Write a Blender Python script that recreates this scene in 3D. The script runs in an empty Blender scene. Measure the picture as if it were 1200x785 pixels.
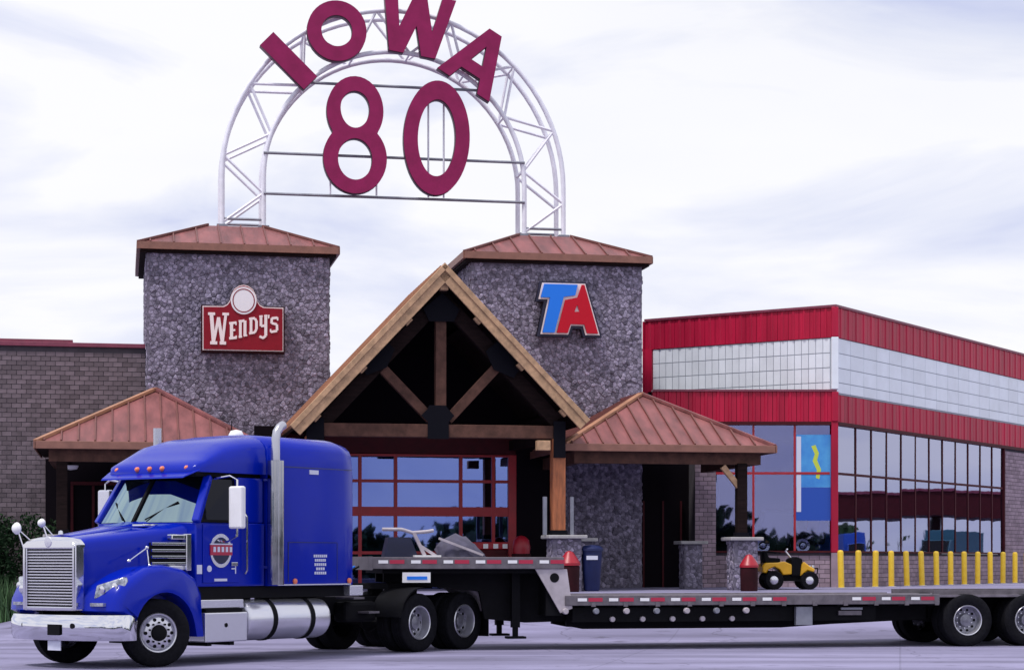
import bpy, bmesh, math, random
from mathutils import Vector, Matrix
R = math.radians
random.seed(7)
scene = bpy.context.scene
C = scene.collection

# ------------------------------------------------------------------ camera, world, sun, exposure
cam_d = bpy.data.cameras.new('camera'); cam = bpy.data.objects.new('camera', cam_d); C.objects.link(cam)
cam.location = (0, 0, 1.6); cam.rotation_euler = (R(90), 0, 0)
cam_d.sensor_width = 36; cam_d.lens = 70.2; cam_d.shift_y = 0.2204
cam_d.clip_start = 0.3; cam_d.clip_end = 6000
scene.camera = cam

SUN_EL, SUN_AZ = R(64), R(224)          # azimuth the light comes from, measured from +Y clockwise
sun_dir = Vector((math.sin(SUN_AZ)*math.cos(SUN_EL), math.cos(SUN_AZ)*math.cos(SUN_EL), math.sin(SUN_EL)))
W = bpy.data.worlds.new('World'); scene.world = W; W.use_nodes = True
nt = W.node_tree; nd = nt.nodes; nd.clear(); lk = nt.links.new
sky = nd.new('ShaderNodeTexSky'); sky.sky_type = 'NISHITA'; sky.sun_disc = False
sky.sun_elevation = SUN_EL; sky.sun_rotation = SUN_AZ
scl = nd.new('ShaderNodeVectorMath'); scl.operation = 'SCALE'; scl.inputs['Scale'].default_value = 0.10
lk(sky.outputs[0], scl.inputs[0])
tc = nd.new('ShaderNodeTexCoord'); mp = nd.new('ShaderNodeMapping')
mp.inputs['Scale'].default_value = (4.2, 4.2, 15.0); mp.inputs['Location'].default_value = (0.35, 0.9, 0.2)
lk(tc.outputs['Generated'], mp.inputs[0])
n1 = nd.new('ShaderNodeTexNoise'); n1.inputs['Scale'].default_value = 1.0; n1.inputs['Detail'].default_value = 7; n1.inputs['Roughness'].default_value = 0.52; n1.inputs['Distortion'].default_value = 0.5
lk(mp.outputs[0], n1.inputs['Vector'])
cr = nd.new('ShaderNodeValToRGB')
cr.color_ramp.elements[0].position = 0.30; cr.color_ramp.elements[0].color = (0.55, 0.60, 0.88, 1)
cr.color_ramp.elements[1].position = 0.55; cr.color_ramp.elements[1].color = (1.0, 1.0, 1.05, 1)
e = cr.color_ramp.elements.new(0.43); e.color = (0.80, 0.83, 0.98, 1)
lk(n1.outputs['Fac'], cr.inputs[0])
n2 = nd.new('ShaderNodeTexNoise'); n2.inputs['Scale'].default_value = 0.7; n2.inputs['Detail'].default_value = 4
lk(mp.outputs[0], n2.inputs['Vector'])
mr = nd.new('ShaderNodeMapRange'); mr.inputs[1].default_value = 0.3; mr.inputs[2].default_value = 0.55; mr.inputs[3].default_value = 0.90; mr.inputs[4].default_value = 0.98
lk(n2.outputs['Fac'], mr.inputs[0])
mx = nd.new('ShaderNodeMix'); mx.data_type = 'RGBA'
lk(mr.outputs[0], mx.inputs['Factor']); lk(scl.outputs[0], mx.inputs['A']); lk(cr.outputs[0], mx.inputs['B'])
bg = nd.new('ShaderNodeBackground'); bg.inputs['Strength'].default_value = 1.0
lk(mx.outputs['Result'], bg.inputs[0])
wo = nd.new('ShaderNodeOutputWorld'); lk(bg.outputs[0], wo.inputs[0])

sl = bpy.data.lights.new('sun', 'SUN'); sl.energy = 2.7; sl.angle = R(10); sl.color = (1, 0.95, 0.9)
so = bpy.data.objects.new('sun', sl); C.objects.link(so)
so.rotation_euler = (-sun_dir).to_track_quat('-Z', 'Y').to_euler(); so.location = (-20, -20, 60)
vs = scene.view_settings; vs.view_transform = 'Standard'; vs.look = 'None'; vs.exposure = 0.0; vs.gamma = 1.0; vs.use_curve_mapping = False

# ------------------------------------------------------------------ materials
def mat(name, col, rough=0.6, metal=0.0, var=0.0, vscale=4.0, bump=0.0, bscale=20.0, coat=0.0, island=0.0, spec=0.5, col2=None, stretch=(1, 1, 1)):
    m = bpy.data.materials.new(name); m.use_nodes = True
    t = m.node_tree; b = t.nodes['Principled BSDF']; L = t.links.new
    b.inputs['Base Color'].default_value = (*col, 1); b.inputs['Roughness'].default_value = rough
    b.inputs['Metallic'].default_value = metal; b.inputs['Coat Weight'].default_value = coat
    b.inputs['Coat Roughness'].default_value = 0.05; b.inputs['Specular IOR Level'].default_value = spec
    co = t.nodes.new('ShaderNodeTexCoord'); ma = t.nodes.new('ShaderNodeMapping'); ma.inputs['Scale'].default_value = stretch
    L(co.outputs['Object'], ma.inputs[0])
    src = None
    if var > 0 or col2:
        n = t.nodes.new('ShaderNodeTexNoise'); n.inputs['Scale'].default_value = vscale; n.inputs['Detail'].default_value = 6; n.inputs['Roughness'].default_value = 0.6
        L(ma.outputs[0], n.inputs['Vector'])
        r = t.nodes.new('ShaderNodeValToRGB')
        c2 = col2 or tuple(min(1, c*(1+var)) for c in col); c1 = col if col2 else tuple(c*(1-var) for c in col)
        r.color_ramp.elements[0].position = 0.33; r.color_ramp.elements[0].color = (*c1, 1)
        r.color_ramp.elements[1].position = 0.67; r.color_ramp.elements[1].color = (*c2, 1)
        L(n.outputs['Fac'], r.inputs[0]); src = r.outputs[0]
        q = t.nodes.new('ShaderNodeMapRange'); q.inputs[3].default_value = max(0, rough-0.1); q.inputs[4].default_value = min(1, rough+0.1)
        L(n.outputs['Fac'], q.inputs[0]); L(q.outputs[0], b.inputs['Roughness'])
    if island > 0:
        g = t.nodes.new('ShaderNodeNewGeometry'); o = t.nodes.new('ShaderNodeObjectInfo')
        ad = t.nodes.new('ShaderNodeMath'); ad.operation = 'ADD'; L(g.outputs['Random Per Island'], ad.inputs[0]); L(o.outputs['Random'], ad.inputs[1])
        fr = t.nodes.new('ShaderNodeMath'); fr.operation = 'FRACT'; L(ad.outputs[0], fr.inputs[0])
        mr_ = t.nodes.new('ShaderNodeMapRange'); mr_.inputs[3].default_value = 1-island; mr_.inputs[4].default_value = 1+island
        L(fr.outputs[0], mr_.inputs[0])
        vm = t.nodes.new('ShaderNodeVectorMath'); vm.operation = 'SCALE'
        if src: L(src, vm.inputs[0])
        else: vm.inputs[0].default_value = col
        L(mr_.outputs[0], vm.inputs['Scale']); src = vm.outputs[0]
    if src: L(src, b.inputs['Base Color'])
    if bump > 0:
        n = t.nodes.new('ShaderNodeTexNoise'); n.inputs['Scale'].default_value = bscale; n.inputs['Detail'].default_value = 5
        L(ma.outputs[0], n.inputs['Vector'])
        bp = t.nodes.new('ShaderNodeBump'); bp.inputs['Strength'].default_value = bump; bp.inputs['Distance'].default_value = 0.03
        L(n.outputs['Fac'], bp.inputs['Height']); L(bp.outputs[0], b.inputs['Normal'])
    return m

def glass(name, tint, refl, through):
    m = bpy.data.materials.new(name); m.use_nodes = True
    t = m.node_tree; t.nodes.clear(); L = t.links.new
    o = t.nodes.new('ShaderNodeOutputMaterial'); g = t.nodes.new('ShaderNodeBsdfGlossy'); tr = t.nodes.new('ShaderNodeBsdfTransparent')
    g.inputs['Color'].default_value = (*tint, 1); g.inputs['Roughness'].default_value = 0.015; tr.inputs['Color'].default_value = (*through, 1)
    f = t.nodes.new('ShaderNodeFresnel'); f.inputs['IOR'].default_value = 1.5
    ad = t.nodes.new('ShaderNodeMath'); ad.operation = 'ADD'; ad.use_clamp = True; ad.inputs[1].default_value = refl
    co = t.nodes.new('ShaderNodeTexCoord'); n = t.nodes.new('ShaderNodeTexNoise'); n.inputs['Scale'].default_value = 0.8
    bp = t.nodes.new('ShaderNodeBump'); bp.inputs['Strength'].default_value = 0.03; bp.inputs['Distance'].default_value = 0.05
    L(co.outputs['Object'], n.inputs['Vector']); L(n.outputs['Fac'], bp.inputs['Height']); L(bp.outputs[0], g.inputs['Normal'])
    L(f.outputs[0], ad.inputs[0]); x = t.nodes.new('ShaderNodeMixShader'); L(ad.outputs[0], x.inputs[0]); L(tr.outputs[0], x.inputs[1]); L(g.outputs[0], x.inputs[2])
    L(x.outputs[0], o.inputs['Surface']); return m

M = {}
M['concrete'] = mat('pale_concrete', (0.245, 0.232, 0.375), 0.9, var=0.10, vscale=0.6, bump=0.25, bscale=9)
M['mortar'] = mat('dark_mortar', (0.152, 0.138, 0.185), 0.95, var=0.3, vscale=8)
M['stone'] = mat('grey_fieldstone', (0.235, 0.212, 0.285), 0.92, var=0.45, vscale=9, island=0.46, spec=0.2, bump=0.5, bscale=40)
M['brick_mortar'] = mat('brick_mortar', (0.055, 0.048, 0.06), 0.95, var=0.2)
M['brick'] = mat('grey_brown_brick', (0.15, 0.118, 0.135), 0.9, var=0.22, vscale=3, island=0.28, bump=0.3, bscale=60)
M['brick_pale'] = mat('pale_mauve_brick', (0.30, 0.225, 0.27), 0.9, var=0.15, vscale=3, island=0.2, bump=0.3, bscale=60)
M['coping'] = mat('maroon_coping', (0.20, 0.035, 0.07), 0.45, var=0.15)
M['copper'] = mat('copper_brown_metal_roof', (0.225, 0.077, 0.078), 0.5, metal=0.15, var=0.34, vscale=1.8, stretch=(1.6, .5, .5), bump=0.08, bscale=3)
M['copper_seam'] = mat('copper_seam', (0.17, 0.06, 0.052), 0.5, metal=0.15, var=0.15)
M['lit_copper'] = mat('lit_copper_roof', (0.40, 0.20, 0.12), 0.5, metal=0.15, var=0.2, vscale=1.3)  # lit tone of the copper roof; left-slope light is put into the colour
M['fascia'] = mat('bronze_fascia', (0.25, 0.115, 0.085), 0.5, metal=0.2, var=0.15)
M['dark_timber'] = mat('shade_darkened_timber', (0.014, 0.008, 0.008), 0.85, spec=0.1, var=0.4, vscale=3, stretch=(1, 1, 6))  # near-black base puts the shade under the roofs into the timber colour
M['timber'] = mat('tan_timber', (0.44, 0.27, 0.155), 0.7, var=0.28, vscale=5, bump=0.15, bscale=14, stretch=(1, 1, 1))
M['beam'] = mat('shaded_brown_timber', (0.085, 0.04, 0.03), 0.75, spec=0.2, var=0.35, vscale=4, bump=0.15)  # brown lowered so shade in gable and canopies sits in the colour
M['post'] = mat('orange_brown_timber_post', (0.33, 0.105, 0.04), 0.6, var=0.3, vscale=5, stretch=(4, 4, 0.6))
M['steel_plate'] = mat('black_steel_plate', (0.004, 0.004, 0.008), 0.7, spec=0.1)
M['interior'] = mat('shade_black_interior', (0.008, 0.006, 0.009), 0.95, spec=0.05)  # near-black base stands in for deep shade in recesses and rooms
M['red_frame'] = mat('red_painted_frame', (0.36, 0.008, 0.018), 0.4, var=0.12)
M['red_dark'] = mat('dark_red_panel', (0.06, 0.006, 0.010), 0.6, spec=0.2, var=0.2)
M['red_metal'] = mat('red_metal_cladding', (0.42, 0.006, 0.042), 0.45, spec=0.3, var=0.2, vscale=1.6, stretch=(2, 2, .25), island=0.10)
M['white_panel'] = mat('translucent_white_panel', (0.74, 0.79, 0.86), 0.35, var=0.06, vscale=1.5, island=0.05)
M['rail_grey'] = mat('grey_blue_rail', (0.30, 0.34, 0.40), 0.5)
M['glass_front'] = glass('entrance_glass', (0.30, 0.40, 0.90), 0.42, (0.35, 0.38, 0.5))
M['glass_show'] = glass('showroom_glass', (0.50, 0.52, 0.90), 0.20, (0.80, 0.82, 0.9))
M['glass_side'] = glass('side_window_glass', (0.66, 0.68, 0.92), 0.44, (0.6, 0.62, 0.7))
M['letter'] = mat('maroon_letter_face', (0.26, 0.013, 0.085), 0.5, spec=0.2, var=0.12, vscale=2.5)
M['letter_side'] = mat('dark_maroon_letter_return', (0.06, 0.006, 0.025), 0.5)
M['truss'] = mat('white_painted_steel', (0.78, 0.78, 0.86), 0.45, var=0.08)
M['galv'] = mat('grey_steel', (0.24, 0.25, 0.30), 0.5, metal=0.4, var=0.15)
M['blue'] = mat('blue_truck_paint', (0.0, 0.013, 0.36), 0.22, coat=0.18, spec=0.18, var=0.05, vscale=1.0)
M['chrome'] = mat('chrome', (0.74, 0.74, 0.79), 0.08, metal=1.0)
M['stack'] = mat('darkened_chrome', (0.40, 0.40, 0.44), 0.12, metal=1.0, var=0.12, vscale=3)  # chrome base darkened to stand in for missing dark reflections
M['tail'] = mat('dull_chrome_pipe', (0.52, 0.52, 0.58), 0.25, metal=0.9)
M['wheel_disc'] = mat('dull_wheel_disc', (0.22, 0.22, 0.26), 0.4, metal=0.6, var=0.3, vscale=10)
M['chrome_soft'] = mat('brushed_aluminium', (0.72, 0.72, 0.78), 0.26, metal=0.85)
M['alu'] = mat('polished_wheel', (0.66, 0.66, 0.72), 0.3, metal=0.8)
M['black'] = mat('black_chassis', (0.005, 0.005, 0.007), 0.7, spec=0.12, var=0.3)
M['tyre'] = mat('tyre_rubber', (0.008, 0.008, 0.011), 0.9, spec=0.12, var=0.35, vscale=14, bump=0.3, bscale=50)
M['windshield'] = glass('windshield_glass', (0.52, 0.70, 0.76), 0.52, (0.22, 0.30, 0.32))
M['cabglass'] = mat('tinted_cab_glass', (0.003, 0.003, 0.006), 0.08, spec=0.25)
M['white'] = mat('white_paint', (0.80, 0.80, 0.82), 0.4, var=0.04)
M['white_print'] = mat('white_decal', (0.62, 0.64, 0.78), 0.5)
M['amber'] = mat('amber_lens', (0.75, 0.18, 0.08), 0.25, coat=0.5)
M['lens'] = mat('clear_headlight_lens', (0.45, 0.47, 0.52), 0.1, metal=0.7, var=0.45, vscale=16)
M['red'] = mat('red_paint', (0.45, 0.012, 0.02), 0.35, var=0.12)
M['tape_red'] = mat('red_reflective_tape', (0.42, 0.02, 0.06), 0.35)
M['tape_white'] = mat('white_reflective_tape', (0.82, 0.82, 0.85), 0.35)
M['rail'] = mat('weathered_aluminium_rail', (0.145, 0.13, 0.15), 0.5, metal=0.4, var=0.25, vscale=6)
M['deck'] = mat('worn_timber_deck', (0.17, 0.15, 0.185), 0.85, var=0.25, vscale=5, stretch=(1, 8, 1), island=0.15)
M['goose'] = mat('pale_grey_painted_steel', (0.42, 0.38, 0.42), 0.5, var=0.15, vscale=5)
M['yellow'] = mat('yellow_paint', (0.74, 0.46, 0.02), 0.5, col2=(0.80, 0.55, 0.04), vscale=6, island=0.12)
M['buggy_yellow'] = mat('buggy_yellow', (0.80, 0.42, 0.01), 0.35, coat=0.4, var=0.05)
M['binblue'] = mat('blue_plastic', (0.006, 0.014, 0.085), 0.55, var=0.15)
M['redbin'] = mat('red_bin_lid', (0.34, 0.010, 0.025), 0.4, var=0.1)
M['maroonbin'] = mat('dark_maroon_bin', (0.03, 0.005, 0.008), 0.7, spec=0.15, var=0.25)
M['cap'] = mat('pale_stone_cap', (0.36, 0.35, 0.36), 0.8, var=0.15, vscale=6)
M['ta_blue'] = mat('sign_blue', (0.02, 0.20, 0.82), 0.45, spec=0.2)
M['ta_red'] = mat('sign_red', (0.52, 0.005, 0.022), 0.45, spec=0.2)
M['sign_navy'] = mat('sign_navy_edge', (0.008, 0.008, 0.035), 0.5)
M['sign_red'] = mat('sign_deep_red', (0.24, 0.006, 0.018), 0.5, spec=0.2, var=0.08)
M['cream'] = mat('sign_cream', (0.85, 0.74, 0.74), 0.45)
M['disc'] = mat('sign_disc', (0.80, 0.78, 0.82), 0.45)
M['leaf'] = mat('shrub_leaf', (0.012, 0.032, 0.013), 0.7, island=0.6, spec=0.15)
M['grass'] = mat('grass_blade', (0.06, 0.13, 0.05), 0.7, island=0.45)
M['bark'] = mat('bark', (0.05, 0.035, 0.028), 0.9, var=0.3, vscale=9)
M['tarp'] = mat('grey_tarp', (0.065, 0.06, 0.10), 0.75, var=0.3, vscale=6, bump=0.4, bscale=6)
M['navy'] = mat('navy_paint', (0.010, 0.014, 0.05), 0.3, coat=0.6)
M['banner'] = mat('cyan_blue_banner', (0.03, 0.20, 0.62), 0.5, col2=(0.08, 0.38, 0.75), vscale=1.4)
M['banner_low'] = mat('deep_blue_banner', (0.01, 0.07, 0.42), 0.5)
M['teal'] = mat('dull_teal_paint', (0.02, 0.10, 0.15), 0.4)
M['lime'] = mat('lime_print', (0.55, 0.65, 0.06), 0.5)
M['floor'] = mat('showroom_floor', (0.12, 0.11, 0.13), 0.4)

# ------------------------------------------------------------------ helpers
ORG = {}
def root(name, label, cat, loc, rz=0.0, group=None, org=(0, 0, 0)):
    o = bpy.data.objects.new(name, None); C.objects.link(o); o.location = loc; o.rotation_euler = (0, 0, rz)
    o['label'] = label; o['category'] = cat
    if group: o['group'] = group
    ORG[o.name] = org; o.empty_display_size = 0.3
    return o
class MB:
    def __init__(s): s.v = []; s.f = []; s.m = []
    def add(s, vs, fs, m=0):
        b = len(s.v); s.v += [tuple(p) for p in vs]; s.f += [[b+i for i in f] for f in fs]; s.m += [m]*len(fs); return s
    def box(s, x0, x1, y0, y1, z0, z1, m=0):
        return s.add([(x0,y0,z0),(x1,y0,z0),(x1,y1,z0),(x0,y1,z0),(x0,y0,z1),(x1,y0,z1),(x1,y1,z1),(x0,y1,z1)],
                     [(0,3,2,1),(4,5,6,7),(0,1,5,4),(1,2,6,5),(2,3,7,6),(3,0,4,7)], m)
    def bar(s, p, q, w, h=None, up=(0, 0, 1), m=0):
        h = h or w; p = Vector(p); q = Vector(q); d = (q-p).normalized(); up = Vector(up)
        if abs(d.dot(up)) > 0.98: up = Vector((0, 1, 0))
        a = d.cross(up).normalized()*(w/2); b = a.cross(d).normalized()*(h/2)
        vs = [p-a-b, p+a-b, p+a+b, p-a+b, q-a-b, q+a-b, q+a+b, q-a+b]
        return s.add(vs, [(0,3,2,1),(4,5,6,7),(0,1,5,4),(1,2,6,5),(2,3,7,6),(3,0,4,7)], m)
    def tube(s, pts, r, n=8, m=0):
        pts = [Vector(p) for p in pts]; k = len(pts); b = len(s.v)
        rs = r if isinstance(r, (list, tuple)) else [r]*k
        ref = None
        for i, p in enumerate(pts):
            d = (pts[min(i+1, k-1)]-pts[max(i-1, 0)]).normalized()
            if ref is None: ref = Vector((0, 0, 1)) if abs(d.z) < 0.9 else Vector((1, 0, 0))
            a = d.cross(ref).normalized(); c = a.cross(d); ref = c
            for j in range(n):
                t = 2*math.pi*j/n; s.v.append(tuple(p+(a*math.cos(t)+c*math.sin(t))*rs[i]))
        for i in range(k-1):
            for j in range(n):
                s.f.append([b+i*n+j, b+i*n+(j+1) % n, b+(i+1)*n+(j+1) % n, b+(i+1)*n+j]); s.m.append(m)
        s.f.append([b+j for j in range(n)]); s.f.append([b+(k-1)*n+j for j in range(n)]); s.m += [m, m]
        return s
    def lathe(s, prof, o=(0, 0, 0), axis='y', n=32, m=0, closed=False, caps=True):
        b = len(s.v); k = len(prof)
        for r, h in prof:
            for j in range(n):
                t = 2*math.pi*j/n; c, d = r*math.cos(t), r*math.sin(t)
                p = (c, h, d) if axis == 'y' else ((c, d, h) if axis == 'z' else (h, c, d))
                s.v.append((p[0]+o[0], p[1]+o[1], p[2]+o[2]))
        for i in range(k if closed else k-1):
            i2 = (i+1) % k
            for j in range(n):
                s.f.append([b+i*n+j, b+i*n+(j+1) % n, b+i2*n+(j+1) % n, b+i2*n+j]); s.m.append(m)
        if not closed and caps:
            for i in (0, k-1):
                if prof[i][0] > 1e-4: s.f.append([b+i*n+j for j in range(n)]); s.m.append(m)
        return s
    def prism(s, poly, plane, t0, t1, m=0):
        n = len(poly)
        def P(a, b, t): return (a, t, b) if plane == 'xz' else ((a, b, t) if plane == 'xy' else (t, a, b))
        vs = [P(a, b, t0) for a, b in poly]+[P(a, b, t1) for a, b in poly]
        return s.add(vs, [list(range(n)), list(range(n, 2*n))]+[[i, (i+1) % n, n+(i+1) % n, n+i] for i in range(n)], m)
    def slab(s, poly, th, m=0):
        poly = [Vector(p) for p in poly]; nrm = (poly[1]-poly[0]).cross(poly[2]-poly[0]).normalized()
        if nrm.z < 0: nrm = -nrm
        n = len(poly)
        return s.add(poly+[p-nrm*th for p in poly], [list(range(n)), list(range(n, 2*n))]+[[i, (i+1) % n, n+(i+1) % n, n+i] for i in range(n)], m)
    def loft(s, secs, m=0, caps=True):
        n = len(secs[0]); b = len(s.v)
        for q in secs: s.v += [tuple(p) for p in q]
        for i in range(len(secs)-1):
            for j in range(n):
                s.f.append([b+i*n+j, b+i*n+(j+1) % n, b+(i+1)*n+(j+1) % n, b+(i+1)*n+j]); s.m.append(m)
        if caps: s.f += [[b+j for j in range(n)], [b+(len(secs)-1)*n+j for j in range(n)]]; s.m += [m, m]
        return s
    def build(s, name, mats, parent=None, bevel=0, smooth=0, org=None, loc=None):
        if org is None:
            p = parent
            while p is not None and p.parent is not None: p = p.parent
            org = ORG.get(p.name, (0, 0, 0)) if p is not None else (0, 0, 0)
        me = bpy.data.meshes.new(name)
        me.from_pydata([(x-org[0], y-org[1], z-org[2]) for x, y, z in s.v], [], s.f)
        mats = mats if isinstance(mats, (list, tuple)) else [mats]
        for k in mats: me.materials.append(M[k])
        me.polygons.foreach_set('material_index', s.m)
        bm = bmesh.new(); bm.from_mesh(me); bmesh.ops.remove_doubles(bm, verts=bm.verts, dist=1e-5); bmesh.ops.recalc_face_normals(bm, faces=bm.faces); bm.to_mesh(me); bm.free()
        if smooth:
            me.polygons.foreach_set('use_smooth', [True]*len(me.polygons)); me.set_sharp_from_angle(angle=R(smooth))
        o = bpy.data.objects.new(name, me); C.objects.link(o)
        if parent: o.parent = parent
        if loc: o.location = loc
        if bevel:
            b = o.modifiers.new('bevel', 'BEVEL'); b.width = bevel; b.segments = 2; b.limit_method = 'ANGLE'; b.angle_limit = R(40)
        return o
def tag(o, label, cat, group=None, kind=None):
    if label: o['label'] = label
    if cat: o['category'] = cat
    if group: o['group'] = group
    if kind: o['kind'] = kind
    return o
def inst(src, parent, loc=(0, 0, 0), rz=0):
    c = src.copy(); C.objects.link(c); c.parent = parent; c.location = loc; c.rotation_euler = (0, 0, rz); return c
def holed(name, splines, depth, mats, parent, org, to3):
    """filled flat shape with holes, given thickness; to3 maps (a, b, t) to scene coordinates"""
    cu = bpy.data.curves.new('tmp', 'CURVE'); cu.dimensions = '2D'; cu.fill_mode = 'BOTH'; cu.extrude = depth/2
    for pts in splines:
        sp = cu.splines.new('POLY'); sp.points.add(len(pts)-1); sp.use_cyclic_u = True
        for i, p in enumerate(pts): sp.points[i].co = (p[0], p[1], 0, 1)
    ob = bpy.data.objects.new('tmp', cu); C.objects.link(ob)
    me = bpy.data.meshes.new_from_object(ob.evaluated_get(bpy.context.evaluated_depsgraph_get()))
    bpy.data.objects.remove(ob); bpy.data.curves.remove(cu)
    me.name = name; me.materials.clear()
    for k in mats: me.materials.append(M[k])
    flags = [1 if (len(mats) > 1 and abs(p.normal.z) < 0.5) else 0 for p in me.polygons]
    for v in me.vertices:
        q = to3(v.co.x, v.co.y, v.co.z); v.co = (q[0]-org[0], q[1]-org[1], q[2]-org[2])
    me.polygons.foreach_set('material_index', flags)
    bm = bmesh.new(); bm.from_mesh(me); bmesh.ops.remove_doubles(bm, verts=bm.verts, dist=1e-5); bmesh.ops.recalc_face_normals(bm, faces=bm.faces); bm.to_mesh(me); bm.free()
    o = bpy.data.objects.new(name, me); C.objects.link(o); o.parent = parent; return o
def ell(cx, cy, rx, ry, n=40, rot=0):
    return [(cx+rx*math.cos(t)*math.cos(rot)-ry*math.sin(t)*math.sin(rot), cy+rx*math.cos(t)*math.sin(rot)+ry*math.sin(t)*math.cos(rot)) for t in (2*math.pi*i/n for i in range(n))]

# main building frame: s runs along the front to the right, d away from the camera
A = R(11.1); U = (math.cos(A), math.sin(A)); WV = (-math.sin(A), math.cos(A)); P0 = (-1.76, 48.5); G = 0.85
def mp_(s, d, z=0.0): return (P0[0]+s*U[0]+d*WV[0], P0[1]+s*U[1]+d*WV[1], z)
def mroot(name, label, cat, s, d, z=G, group=None): return root(name, label, cat, mp_(s, d, z), A, group, (s, d, z))

def seams(parent, poly, spacing, matname, hgt=0.05, wid=0.035, start=0.5):
    """raised standing seams up a roof slope; poly[0]-poly[1] is the eave edge"""
    poly = [Vector(p) for p in poly]; o = poly[0]; ex = (poly[1]-poly[0]).normalized()
    nrm = (poly[1]-poly[0]).cross(poly[2]-poly[0]).normalized()
    if nrm.z < 0: nrm = -nrm
    ey = nrm.cross(ex); 
    if ey.z < 0: ey = -ey
    p2 = [((p-o).dot(ex), (p-o).dot(ey)) for p in poly]
    L = p2[1][0]; x = spacing*start
    while x < L:
        ys = []
        for i in range(len(p2)):
            a, b = p2[i], p2[(i+1) % len(p2)]
            if (a[0]-x)*(b[0]-x) < 0: ys.append(a[1]+(b[1]-a[1])*(x-a[0])/(b[0]-a[0]))
        if len(ys) >= 2 and max(ys)-min(ys) > 0.15:
            p = o+ex*x+ey*(min(ys)+0.02)+nrm*hgt/2; q = o+ex*x+ey*(max(ys)-0.04)+nrm*hgt/2
            MB().bar(p, q, wid, hgt, up=nrm).build('seam', matname, parent)
        x += spacing

# ------------------------------------------------------------------ ground
def sst(a, b, x): t = max(0, min(1, (x-a)/(b-a))); return t*t*(3-2*t)
def gz(x, y): return G*sst(39.0, 46.5, y)*sst(-13.0, -8.5, x)
xs = [-900, -400, -150, -60, -30, -20]+[-16+0.8*i for i in range(46)]+[24, 30, 45, 80, 150, 400, 900]
ys = [-600, -200, -60, -10, 10, 22, 28, 34, 37, 38.5]+[39+0.5*i for i in range(17)]+[48, 50, 53, 60, 75, 110, 180, 400, 1200, 3000]
mb = MB()
mb.v = [(x, y, gz(x, y)) for y in ys for x in xs]
nx = len(xs)
mb.f = [[j*nx+i, j*nx+i+1, (j+1)*nx+i+1, (j+1)*nx+i] for j in range(len(ys)-1) for i in range(nx-1)]; mb.m = [0]*len(mb.f)
# concrete with worn traffic lanes, stains and saw-cut joints
m = M['concrete']; t = m.node_tree; b = t.nodes['Principled BSDF']; L = t.links.new
base = b.inputs['Base Color'].links[0].from_socket
co = t.nodes.new('ShaderNodeTexCoord'); ma = t.nodes.new('ShaderNodeMapping'); ma.inputs['Scale'].default_value = (0.06, 0.40, 1); ma.inputs['Rotation'].default_value = (0, 0, R(-4)); L(co.outputs['Object'], ma.inputs[0])
n = t.nodes.new('ShaderNodeTexNoise'); n.inputs['Scale'].default_value = 1.6; n.inputs['Detail'].default_value = 7; L(ma.outputs[0], n.inputs['Vector'])
r = t.nodes.new('ShaderNodeValToRGB'); r.color_ramp.elements[0].position = 0.36; r.color_ramp.elements[0].color = (0.62, 0.61, 0.62, 1); r.color_ramp.elements[1].position = 0.6; r.color_ramp.elements[1].color = (1.08, 1.07, 1.06, 1); L(n.outputs['Fac'], r.inputs[0])
mu = t.nodes.new('ShaderNodeMix'); mu.data_type = 'RGBA'; mu.blend_type = 'MULTIPLY'; mu.inputs['Factor'].default_value = 1; L(base, mu.inputs['A']); L(r.outputs[0], mu.inputs['B'])
bk = t.nodes.new('ShaderNodeTexBrick'); bk.offset = 0; bk.inputs['Color1'].default_value = (1, 1, 1, 1); bk.inputs['Color2'].default_value = (0.93, 0.93, 0.94, 1); bk.inputs['Mortar'].default_value = (0.80, 0.80, 0.80, 1)
bk.inputs['Scale'].default_value = 1.0; bk.inputs['Mortar Size'].default_value = 0.018; bk.inputs['Brick Width'].default_value = 4.5; bk.inputs['Row Height'].default_value = 4.5
mb2 = t.nodes.new('ShaderNodeMapping'); mb2.inputs['Rotation'].default_value = (0, 0, R(11)); L(co.outputs['Object'], mb2.inputs[0]); L(mb2.outputs[0], bk.inputs['Vector'])
mu2 = t.nodes.new('ShaderNodeMix'); mu2.data_type = 'RGBA'; mu2.blend_type = 'MULTIPLY'; mu2.inputs['Factor'].default_value = 1; L(mu.outputs['Result'], mu2.inputs['A']); L(bk.outputs['Color'], mu2.inputs['B'])
sn = t.nodes.new('ShaderNodeTexNoise'); sn.inputs['Scale'].default_value = 1.1; sn.inputs['Detail'].default_value = 9; sn.inputs['Roughness'].default_value = 0.7
ms = t.nodes.new('ShaderNodeMapping'); ms.inputs['Scale'].default_value = (0.7, 1.0, 1); L(co.outputs['Object'], ms.inputs[0]); L(ms.outputs[0], sn.inputs['Vector'])
sr = t.nodes.new('ShaderNodeValToRGB'); sr.color_ramp.elements[0].position = 0.33; sr.color_ramp.elements[0].color = (0.45, 0.44, 0.45, 1); sr.color_ramp.elements[1].position = 0.43; sr.color_ramp.elements[1].color = (1, 1, 1, 1); L(sn.outputs['Fac'], sr.inputs[0])
vc = t.nodes.new('ShaderNodeTexVoronoi'); vc.feature = 'DISTANCE_TO_EDGE'; vc.inputs['Scale'].default_value = 0.16
dn = t.nodes.new('ShaderNodeVectorMath'); dn.operation = 'ADD'; nz = t.nodes.new('ShaderNodeTexNoise'); nz.inputs['Scale'].default_value = 0.8; nz.inputs['Detail'].default_value = 6; L(co.outputs['Object'], nz.inputs['Vector']); L(co.outputs['Object'], dn.inputs[0]); L(nz.outputs['Color'], dn.inputs[1]); L(dn.outputs[0], vc.inputs['Vector'])
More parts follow.
